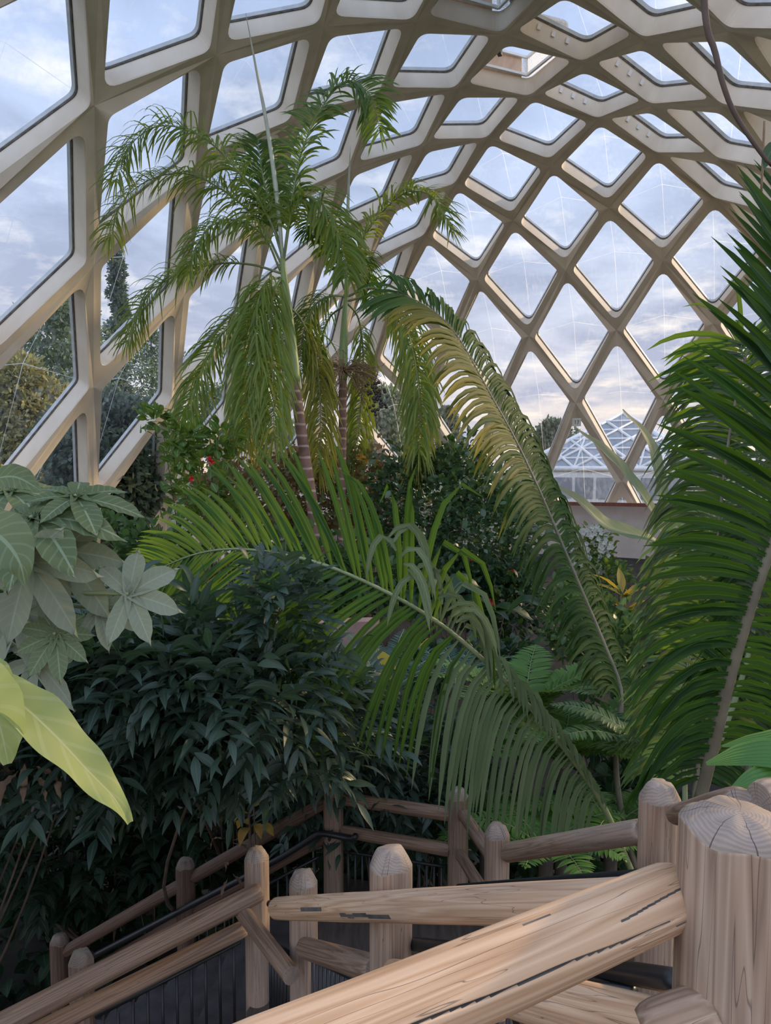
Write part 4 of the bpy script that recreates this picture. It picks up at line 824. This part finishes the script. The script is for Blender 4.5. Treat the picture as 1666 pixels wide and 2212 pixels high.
bigleaf('understory_plant', 'dark paddle leaved plant left of the arching frond under the round shrub', 900, 1320, 12.0, 12, .9, .22, M['under'], .6, group='broad leaved understory plants')
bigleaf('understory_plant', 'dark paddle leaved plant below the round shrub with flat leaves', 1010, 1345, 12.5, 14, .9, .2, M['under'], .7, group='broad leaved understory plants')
bigleaf('yellowing_plant', 'small plant with yellow and orange leaves beside the far left rail', 545, 1755, 6.0, 6, .2, .2, M['orange'], .05, .1, 1.5)
bigleaf('dry_leaves', 'withered brown leaves hanging at far left under the big yellow-green leaf', 55, 1640, 4.3, 12, .25, .1, M['dry'], .1, -.5, 2.5, wave=.3, stalk=False)
bigleaf('dry_flower_stalk', 'withered tan leaves drooping over the dark far rail', 495, 1860, 6.15, 6, .22, .07, M['dry'], .05, -.3, 2.5, wave=.3, stalk=False)
bigleaf('variegated_ginger', 'pale edged variegated leaves around the red flower', 725, 1500, 6.6, 5, .36, .16, M['var'], .05, .7, .3)
g = empty('red_ginger', (*at(668, 1517, 6.3)[:2], -.02), 'crimson cone flower beside the variegated leaves', 'flower'); c = at(668, 1517, 6.3)
tubeobj('stem', spline([V3(c[0], c[1], -.02), c*.5+V3(c[0], c[1], 0)*.5+V3(.03, 0, 0), c], 10), .008, M['rachis'], g)
k = 60; o = nrm(rng.normal(size=(k, 3))+V3(0, 0, .5)); v, f, a = strips(c+o*.012, o, nrm(rng.normal(size=(k, 3))), .045, .014, .0, OV, .3); mk('petal_cone', v, f, M['red_fl'], g, a)
bigleaf('yellow_leaf_plant', 'plant with one large yellow leaf beside the cycad', 856, 1470, 8.2, 3, .62, .17, M['yellow'], .06, 1.6, .2)

# cycads and ferns: rosettes of stiff feather leaves
def rosette(name, label, px, py, d, n, L, lf, W, mat, cat, up=1.0, droop=.25, den=34, a0=0, a1=2*PI, group=None, arch=.5, rr=.008, ht=None):
    root, b = plant(px, py, d, name, label, cat, group); c = at(px, py, d); b2 = c
    if c[2]-b[2] > .25: tubeobj('trunk', [b, (b+c)/2, c], .06, M['bark'], root, 8)
    for i in range(n):
        a = a0+(a1-a0)*(i+.5)/n+random.uniform(-.12, .12); o = V3(math.cos(a), math.sin(a), 0); l = L*random.uniform(.8, 1.1); u = up*random.uniform(.6, 1.25)
        p = [c]; dv = nrm(o+V3(0, 0, u)); q = c.copy()
        for j in range(5): q = q+dv*l/5; p.append(q.copy()); dv = nrm(dv+DN*arch*.42+o*.08)
        frond(root, np.array(p), den, lambda t: lf*np.sin(np.clip(.18+.8*t, 0, 1)*PI)**.7, W, mat, M['rachis'], nrm(V3(0, 0, 1)-o*.2), droop, .35, .12, (rr, rr*.3), .15, .2, STRAP, .04, name='frond')
    return root
rosette('cycad', 'blue-green cycad rosette behind the arching frond near the pink path', 830, 1520, 9.0, 13, 1.15, .17, .007, M['cycad'], 'cycad', 1.3, .1, 46, arch=.35)
rosette('cycad', 'smaller blue-green cycad partly hidden right of the arching frond', 985, 1480, 10.0, 9, 1.0, .16, .007, M['cycad'], 'cycad', 1.0, .1, 40, arch=.4)
rosette('tree_fern', 'bright green fern clump in front of the tall arching frond', 1130, 1560, 7.6, 13, 1.25, .27, .022, M['fern'], 'fern', 1.5, .3, 30, arch=.45)
rosette('tree_fern', 'fern clump nestled lower between the drooping and giant palms', 1215, 1660, 6.9, 13, 1.15, .26, .021, M['fern'], 'fern', 1.4, .3, 30, arch=.5)
rosette('low_fern', 'low ferny palm right behind the long rail on the right', 1180, 1850, 5.9, 11, .8, .2, .016, M['fern'], 'fern', 1.0, .5, 28, arch=.6)
rosette('low_fern', 'low ferny palm behind the gap beside the grey-brown post', 1320, 1800, 6.3, 11, .9, .2, .016, M['fern'], 'fern', 1.0, .5, 28, arch=.6)
rosette('low_fern', 'fern fronds left of the short right landing post', 1050, 1800, 6.8, 9, .75, .18, .015, M['fern'], 'fern', 1.0, .5, 28, arch=.6)
rosette('low_fern', 'dark fern in the shadow below the giant palm', 1400, 1640, 6.2, 10, 1.0, .22, .018, M['mid'], 'fern', 1.2, .5, 28, arch=.55)
rosette('low_fern', 'fern peeping out between the cycad and the drooping frond', 960, 1640, 7.6, 9, .9, .2, .016, M['mid'], 'fern', 1.2, .5, 28, arch=.55)

# ---------------------------------------------------------------- the planting further back
shrub('round_shrub', 'rounded dark glossy shrub in the middle distance right of the palm trunks', [B(985, 1130, 14.6, 150, 170), B(900, 1080, 14.8, 110, 110), B(1050, 1180, 14.4, 110, 130), B(960, 1000, 14.8, 90, 40)], 5200, .17, .30, M['oval'], M['stem'], droop=.8, stems=6, shell=.72, out=.9, base=None)
shrub('red_leaf_shrub', 'rusty green shrub with flowers around the palm trunks', [B(560, 1060, 15.6, 150, 100), B(470, 1090, 15.4, 90, 70), B(690, 1060, 16, 110, 100)], 3000, .16, .30, M['rust'], M['twig'], droop=.7, stems=9, shell=.45)
shrub('red_leaf_shrub', 'twiggy rusty shrub left of the round shrub under the brown fruit', [B(780, 1030, 15.8, 80, 90), B(800, 1140, 15.6, 70, 80)], 1300, .15, .3, M['rust'], M['twig'], droop=.7, stems=9, shell=.4)
shrub('leafy_shrub', 'bright oval-leaved shrub reaching in front of the glazing at left centre', [B(330, 905, 11.5, 38, 26), B(385, 940, 11.6, 50, 40), B(400, 985, 11.6, 50, 30), B(470, 950, 11.9, 50, 40), B(430, 1060, 12, 70, 70), B(500, 1130, 12.2, 60, 60)], 620, .20, .30, M['bright'], M['stem'], droop=.4, stems=8, sr=.02, shell=.3)
shrub('leafy_shrub', 'low green shrub at the foot of the left glazing behind the umbrella leaves', [B(220, 1180, 12, 100, 70), B(330, 1200, 12, 90, 70)], 900, .2, .25, M['mid'], M['stem'], droop=.5, stems=4)
shrub('filler_shrub', 'shady green shrub beneath the rusty shrub at centre left', [B(470, 1230, 13, 150, 80), B(640, 1230, 13.4, 140, 90)], 1500, .2, .28, M['mid'], M['stem'], group='shady middle shrubs', stems=4)
shrub('filler_shrub', 'shady green shrub under the round shrub near the palm bases', [B(800, 1250, 13.2, 120, 80), B(700, 1310, 13.0, 90, 60)], 1300, .2, .26, M['mid'], M['stem'], group='shady middle shrubs', stems=4)
shrub('filler_shrub', 'shady shrub between the round shrub and the tall arching frond', [B(1080, 1300, 13.6, 110, 80), B(960, 1260, 13.6, 120, 70)], 1500, .18, .28, M['under'], M['stem'], group='shady middle shrubs', stems=4)
shrub('filler_shrub', 'green shrub behind the lower part of the tall arching frond', [B(1300, 1370, 11.0, 90, 90), B(1230, 1350, 12, 60, 80), B(1360, 1420, 10, 70, 80)], 1500, .16, .32, M['mid'], M['stem'], group='shady middle shrubs', stems=4)
shrub('filler_shrub', 'low dark shrub in front of the fern clump right of the cycad', [B(1080, 1430, 10.5, 90, 50), B(930, 1440, 10.8, 90, 50)], 800, .16, .3, M['under'], M['stem'], group='shady middle shrubs', stems=3)
shrub('white_flower_shrub', 'pale shrub with white blossoms below the far glazing at right', [B(1270, 1185, 17.5, 60, 46), B(1300, 1245, 17.0, 60, 40), B(1250, 1240, 17.2, 40, 30)], 1500, .16, .3, M['bright'], M['stem'], stems=4, sr=.015)
shrub('back_shrub', 'leafy green shrub far behind the two palm trunks against the glazing', [B(640, 1080, 18.5, 240, 80), B(880, 1080, 19.5, 160, 90), B(1080, 1120, 19.5, 120, 90)], 3200, .22, .3, M['mid'], M['stem'], group='shrubs against the far glazing', stems=4)
shrub('back_shrub', 'dense green shrub mass behind the giant palm at the right edge', [B(1720, 1330, 9.5, 260, 260), B(1980, 1400, 9.0, 260, 300)], 2200, .22, .28, M['under'], M['stem'], group='shrubs behind the giant palm', stems=4)
shrub('back_shrub', 'green shrub far behind the giant palm beneath the right glazing', [B(1620, 1230, 16, 180, 120), B(1800, 1200, 16, 160, 140)], 1500, .22, .28, M['mid'], M['stem'], group='shrubs behind the giant palm', stems=4)
g = G(); P_, O_ = blob_points([B(1272, 1180, 17.1, 46, 40), B(1262, 1225, 17, 40, 24)], 240, .8)
for q in range(5):
    a = 2*PI*q/5; v, f, a_ = strips(P_, O_*.3+np.tile([math.cos(a), -.3, math.sin(a)], (len(P_), 1)), np.tile([0, -1., .2], (len(P_), 1)), .07, .03, .1, OV, .1); g.add(v, f, 0, a_)
w = [o for o in bpy.data.objects if o.name.startswith('white_flower_shrub')][0]; g.build('blossom', M['white_fl'], w)
for sn, pts, m in (('red_leaf_shrub', [(790, 992, 15.0), (815, 1002, 15.0), (776, 985, 15), (700, 1000, 15.2), (560, 1010, 15), (610, 1050, 15), (800, 1160, 15)], 'orange'), ('round_shrub', [(1105, 1232, 13.4), (1012, 1205, 13.4), (1060, 1300, 13)], 'red_fl'), ('leafy_shrub', [(415, 1035, 11.2), (455, 992, 11.4), (458, 1000, 11.4)], 'red_fl')):
    w = [o for o in bpy.data.objects if o.name == sn][0]
    for p in pts:
        c = at(*p); k = 9; o = nrm(rng.normal(size=(k, 3))+TOCAM*.5); v, f, a = strips(np.tile(c, (k, 1)), o, nrm(rng.normal(size=(k, 3))), .055 if sn == 'leafy_shrub' else .11, .035, .3, OV, .2); mk('flower', v, f, M[m], w, a)
# bananas beyond the giant palm
rb, b = plant(1470, 1330, 13.5, 'banana_plant', 'banana plant with long torn pale leaves in front of the far glazing', 'plant')
tubeobj('trunk', [b, at(1450, 1230, 13.5), at(1440, 1160, 13.5)], [.16, .13, .1], M['rachis'], rb, 12, 10)
for pts, w_ in (([(1440, 1170, 13.5), (1400, 1090, 13.3), (1340, 1010, 13.1), (1290, 960, 13.0), (1250, 930, 13.0)], .22), ([(1440, 1180, 13.5), (1390, 1160, 13.3), (1310, 1135, 13.1), (1255, 1085, 13.0), (1196, 1045, 13.0)], .20), ([(1440, 1160, 13.5), (1425, 1040, 13.4), (1400, 950, 13.4), (1345, 885, 13.4)], .18)):
    ribbon_leaf('leaf', ats(pts), w_, M['banana'], (.3, -.6, .8), rb, 9, 0, 6, .04, .25, [.15, .6, 1, 1, .9, .6, .1], 26)
bigleaf('bromeliad', 'orange and yellow spiky fan plant below the white blossoms', 1345, 1300, 11.0, 12, .55, .11, M['orange'], .06, .7, .3, prof=LAN)
# pink path and low wall glimpsed between leaves
pw = at(735, 1425, 10.2)
V = [pw+V3(-1.2, 0, -.9), pw+V3(.5, .2, -.9), pw+V3(.5, .2, .5), pw+V3(-1.2, 0, .5)]; V += [v+V3(.05, .3, 0) for v in V]
tag(mk('wall_planter', V, [[0, 1, 2, 3], [7, 6, 5, 4], [3, 2, 6, 7], [1, 5, 6, 2], [0, 3, 7, 4]], M['pinkwall'], smooth=False), kind='structure')
# base of the far glazing: red timber rail and pale panels
ub = (3+7.0/2)*DU+U0
def bx(name, x0, x1, u0, u1, z0, z1, mat):
    V = [dome(x, u, z) for x in (x0, x1) for u in (u0, u1) for z in (z0, z1)]
    return tag(mk(name, V, [[0, 1, 3, 2], [4, 6, 7, 5], [0, 4, 5, 1], [2, 3, 7, 6], [0, 2, 6, 4], [1, 5, 7, 3]], mat, smooth=False), kind='structure')
ZB = -1.55
bx('trim_1', -10.5, 10.5, ub-.25, ub-.05, ZB-.07, ZB+.07, M['redrail']); bx('baseboard_back', -10.5, 10.5, ub+.25, ub+.4, -4.2, ZB-.05, M['pinkpanel'])
# hanging aerial root at the upper right, and a thin drip line
hr = empty('hanging_root', at(1500, -380, 3.4), 'reddish brown aerial root dangling from the roof at the upper right', 'root')
tubeobj('root', spline(ats([(1490, -700, 3.6), (1500, -380, 3.5), (1518, -60, 3.4), (1528, 60, 3.4), (1545, 110, 3.4), (1562, 180, 3.4), (1590, 250, 3.4), (1650, 338, 3.4), (1672, 360, 3.4)]), 50), np.interp(np.linspace(0, 1, 50), [0, .55, .62, 1], [.016, .018, .017, .009]), M['stem'], hr, 9)
ribbon_leaf('leaf', ats([(1690, 300, 3.4), (1664, 330, 3.4), (1650, 365, 3.4)]), .035, M['under'], (0, -1, .2), hr)
ribbon_leaf('leaf', ats([(1530, -60, 3.4), (1524, 0, 3.4), (1518, 45, 3.4)]), .014, M['bright'], (0, -1, .2), hr)
tag(tubeobj('hanging_twig', spline(ats([(1652, 262, 3.6), (1649, 330, 3.6), (1645, 414, 3.6)]), 8), .006, M['twig']), 'thin dry twig hanging beside the aerial root', 'twig')
# number plate on a rib node of the far glazing
c = node(8, -4); nv = nrm(CAM-c); c2 = at(1246, 912, pix(c)[2]-.5); ex = nrm(np.cross(V3(0, 0, 1), nv)); ey = np.cross(nv, ex)
pl = empty('number_plate', c2, 'small square plate numbered 17 on a rib of the far glazing', 'sign')
V = [c2+ex*x+ey*y+nv*z for z in (-.03, .0) for x, y in ((-.16, -.15), (.16, -.15), (.16, .15), (-.16, .15))]
mk('plate', V, [[4, 5, 6, 7], [3, 2, 1, 0], [0, 1, 5, 4], [1, 2, 6, 5], [2, 3, 7, 6], [3, 0, 4, 7]], M['plate'], pl, smooth=False)
g = G()
for (x0, y0, x1, y1) in ((-.055, -.07, -.035, .07), (-.075, .045, -.05, .06), (.01, .05, .085, .07)): g.add([c2+ex*x+ey*y+nv*.004 for x, y in ((x0, y0), (x1, y0), (x1, y1), (x0, y1))], [[0, 1, 2, 3]])
g.add([c2+ex*x+ey*y+nv*.004 for x, y in ((.02, -.07), (.042, -.07), (.085, .05), (.062, .05))], [[0, 1, 2, 3]]); g.build('digits', M['seam'], pl, smooth=False)

# ---------------------------------------------------------------- outside: trees and the other greenhouse
def tree(label, px, top, d, wpx, base_py, mat, n, kind='round', lsz=.22):
    c = at(px, (top+base_py)/2, d); s = d/F; root = empty('garden_tree', (c[0], c[1], -.4), label, 'tree', 'garden trees outside the glazing'); H = (base_py-top)*s; ztop = at(px, top, d)[2]
    P = []
    nb_ = 60 if kind == 'conifer' else 40
    for i in range(nb_):
        t = (i+random.random())/nb_; z = ztop-H*t
        rad = wpx*s*.5*((.12+.88*t) if kind == 'conifer' else math.sin(PI*(.12+.8*t))**.7); a = random.uniform(0, 6.28); q = random.random()**.5*rad*.75
        P.append((V3(c[0]+q*math.cos(a), c[1]+q*math.sin(a), z), rad*.38+.25, rad*.38+.25, rad*.34+.25, 1.))
    pts, O = blob_points(P, int(n*2.3), .45); k = len(pts)
    v, f, a = strips(pts, nrm(O+rng.normal(0, .5, (k, 3))), nrm(rng.normal(size=(k, 3))), lsz*rng.uniform(.6, 1.3, k), lsz*.3, .4, [.1, 1, .7, .05], .2, rnd=np.clip(.5+.35*O[:, 2]+rng.normal(0, .15, k), 0, 1))
    mk('crown', v, f, mat, root, a); tubeobj('trunk', [(c[0], c[1], -.4), (c[0], c[1], (ztop-.4)/2), (c[0], c[1], ztop-H*.1)], [.3, .2, .05], M['bark'], root, 9, 8)
tree('tall dark conifer outside behind the leftmost vertical rib', 262, 555, 44, 130, 1090, M['treed'], 5200, 'conifer')
tree('broad green tree outside seen through the lowest left panes', 140, 660, 36, 300, 1110, M['tree'], 7500)
tree('golden lit tree outside at the far left edge', 40, 800, 26, 210, 1120, M['treey'], 6000)
tree('green tree outside between the second and third left ribs', 330, 700, 54, 170, 1110, M['tree'], 5200)
tree('dark shrubby tree outside low against the left glazing', 230, 880, 22, 260, 1130, M['treed'], 5500)
tree('distant green tree outside behind the left palm fronds', 470, 840, 48, 110, 1010, M['tree'], 2500)
tree('far dark pine outside left of the tall arching frond', 968, 888, 60, 80, 1010, M['treed'], 2200, 'conifer', .5)
tree('far dark tree outside beside the second greenhouse', 1195, 918, 75, 100, 1005, M['treed'], 1800, 'round', .5)
tree('pale hazy tree outside behind the palm fruit', 830, 850, 55, 100, 1005, M['tree'], 2400, 'round', .45)
tree('far tree outside behind the round shrub', 900, 930, 70, 110, 1005, M['treed'], 1800, 'round', .5)
tree('far tree outside low between the palm trunks', 600, 930, 62, 200, 1005, M['tree'], 2400, 'round', .5)
# second greenhouse with a pyramid lattice roof
gh = empty('greenhouse', (*at(1345, 1000, 46)[:2], -.4), 'second greenhouse outside with a white latticed pyramid roof', 'building')
D_ = 46.; s_ = D_/F; cx_, cyy, _ = at(1345, 1000, D_); zr, ze = at(1345, 893, D_)[2], at(1345, 1012, D_)[2]; hw = 185*s_; ang = -YAW*1.2
def ghp(x, y, z): return V3(cx_+x*math.cos(ang)-y*math.sin(ang), cyy+x*math.sin(ang)+y*math.cos(ang), z)
C4 = [ghp(-hw, -hw, ze), ghp(hw, -hw, ze), ghp(hw, hw, ze), ghp(-hw, hw, ze)]; ap = ghp(0, 0, zr)
mk('roof', C4+[ap], [[0, 1, 4], [1, 2, 4], [2, 3, 4], [3, 0, 4]], M['roofglass'], gh, smooth=False)
g = G()
for i in range(4):
    a, b_ = C4[i], C4[(i+1) % 4]; tube(g, [a, ap], .16, 6); tube(g, [a, b_], .18, 6)
    for k in range(1, 6):
        t = k/6; tube(g, [a+(ap-a)*t+V3(0, 0, .05), b_+(ap-b_)*t+V3(0, 0, .05)], .07, 5); p = a+(b_-a)*t
        tube(g, [p+V3(0, 0, .05), (ap+(a-ap)*t if t < .5 else ap+(b_-ap)*(1-t))*1.+V3(0, 0, .05)], .07, 5)
        q1 = p; tube(g, [q1+V3(0, 0, .07), a+(ap-a)*t+V3(0, 0, .07)], .09, 5); tube(g, [q1+V3(0, 0, .07), b_+(ap-b_)*(1-t)+V3(0, 0, .07)], .09, 5)
g.build('roof_bars', M['white'], gh)
W4 = [c*1. for c in C4]; V = [V3(c[0], c[1], ze) for c in W4]+[V3(c[0], c[1], -.4) for c in W4]
mk('wall', V, [[i, (i+1) % 4, 4+(i+1) % 4, 4+i] for i in range(4)], M['white'], gh, smooth=False)
g = G(); a, b_ = C4[0], C4[1]; dx = (b_-a)/9; nn = nrm(np.cross(dx, V3(0, 0, 1)))*.06
for i in range(9):
    q = a+dx*(i+.08); r_ = a+dx*(i+.92); g.add([q+nn-V3(0, 0, .5), r_+nn-V3(0, 0, .5), r_+nn-V3(0, 0, 1.7), q+nn-V3(0, 0, 1.7)], [[0, 1, 2, 3]])
g.build('window_band', M['roofglass'], gh, smooth=False)
# a lantern on the vault's ridge, seen through the panes
ln = empty('roof_lantern', dome(1.2, U0+4.5, 10.3), 'pale glazed lantern box on top of the vault seen through a pane', 'rooflight')
V = [dome(x, u, z) for x in (.2, 2.4) for u in (U0+3.5, U0+6.0) for z in (10.15, 11.3)]
mk('lantern_box', V, [[0, 1, 3, 2], [4, 6, 7, 5], [0, 4, 5, 1], [2, 3, 7, 6], [1, 5, 7, 3]], M['curb'], ln, smooth=False)
g = G()
for i, j in ((1, 3), (5, 7), (1, 5), (3, 7), (0, 1), (2, 3), (4, 5), (6, 7)): tube(g, [V[i], V[j]], .07, 5)
g.build('lantern_frame', M['white'], ln)
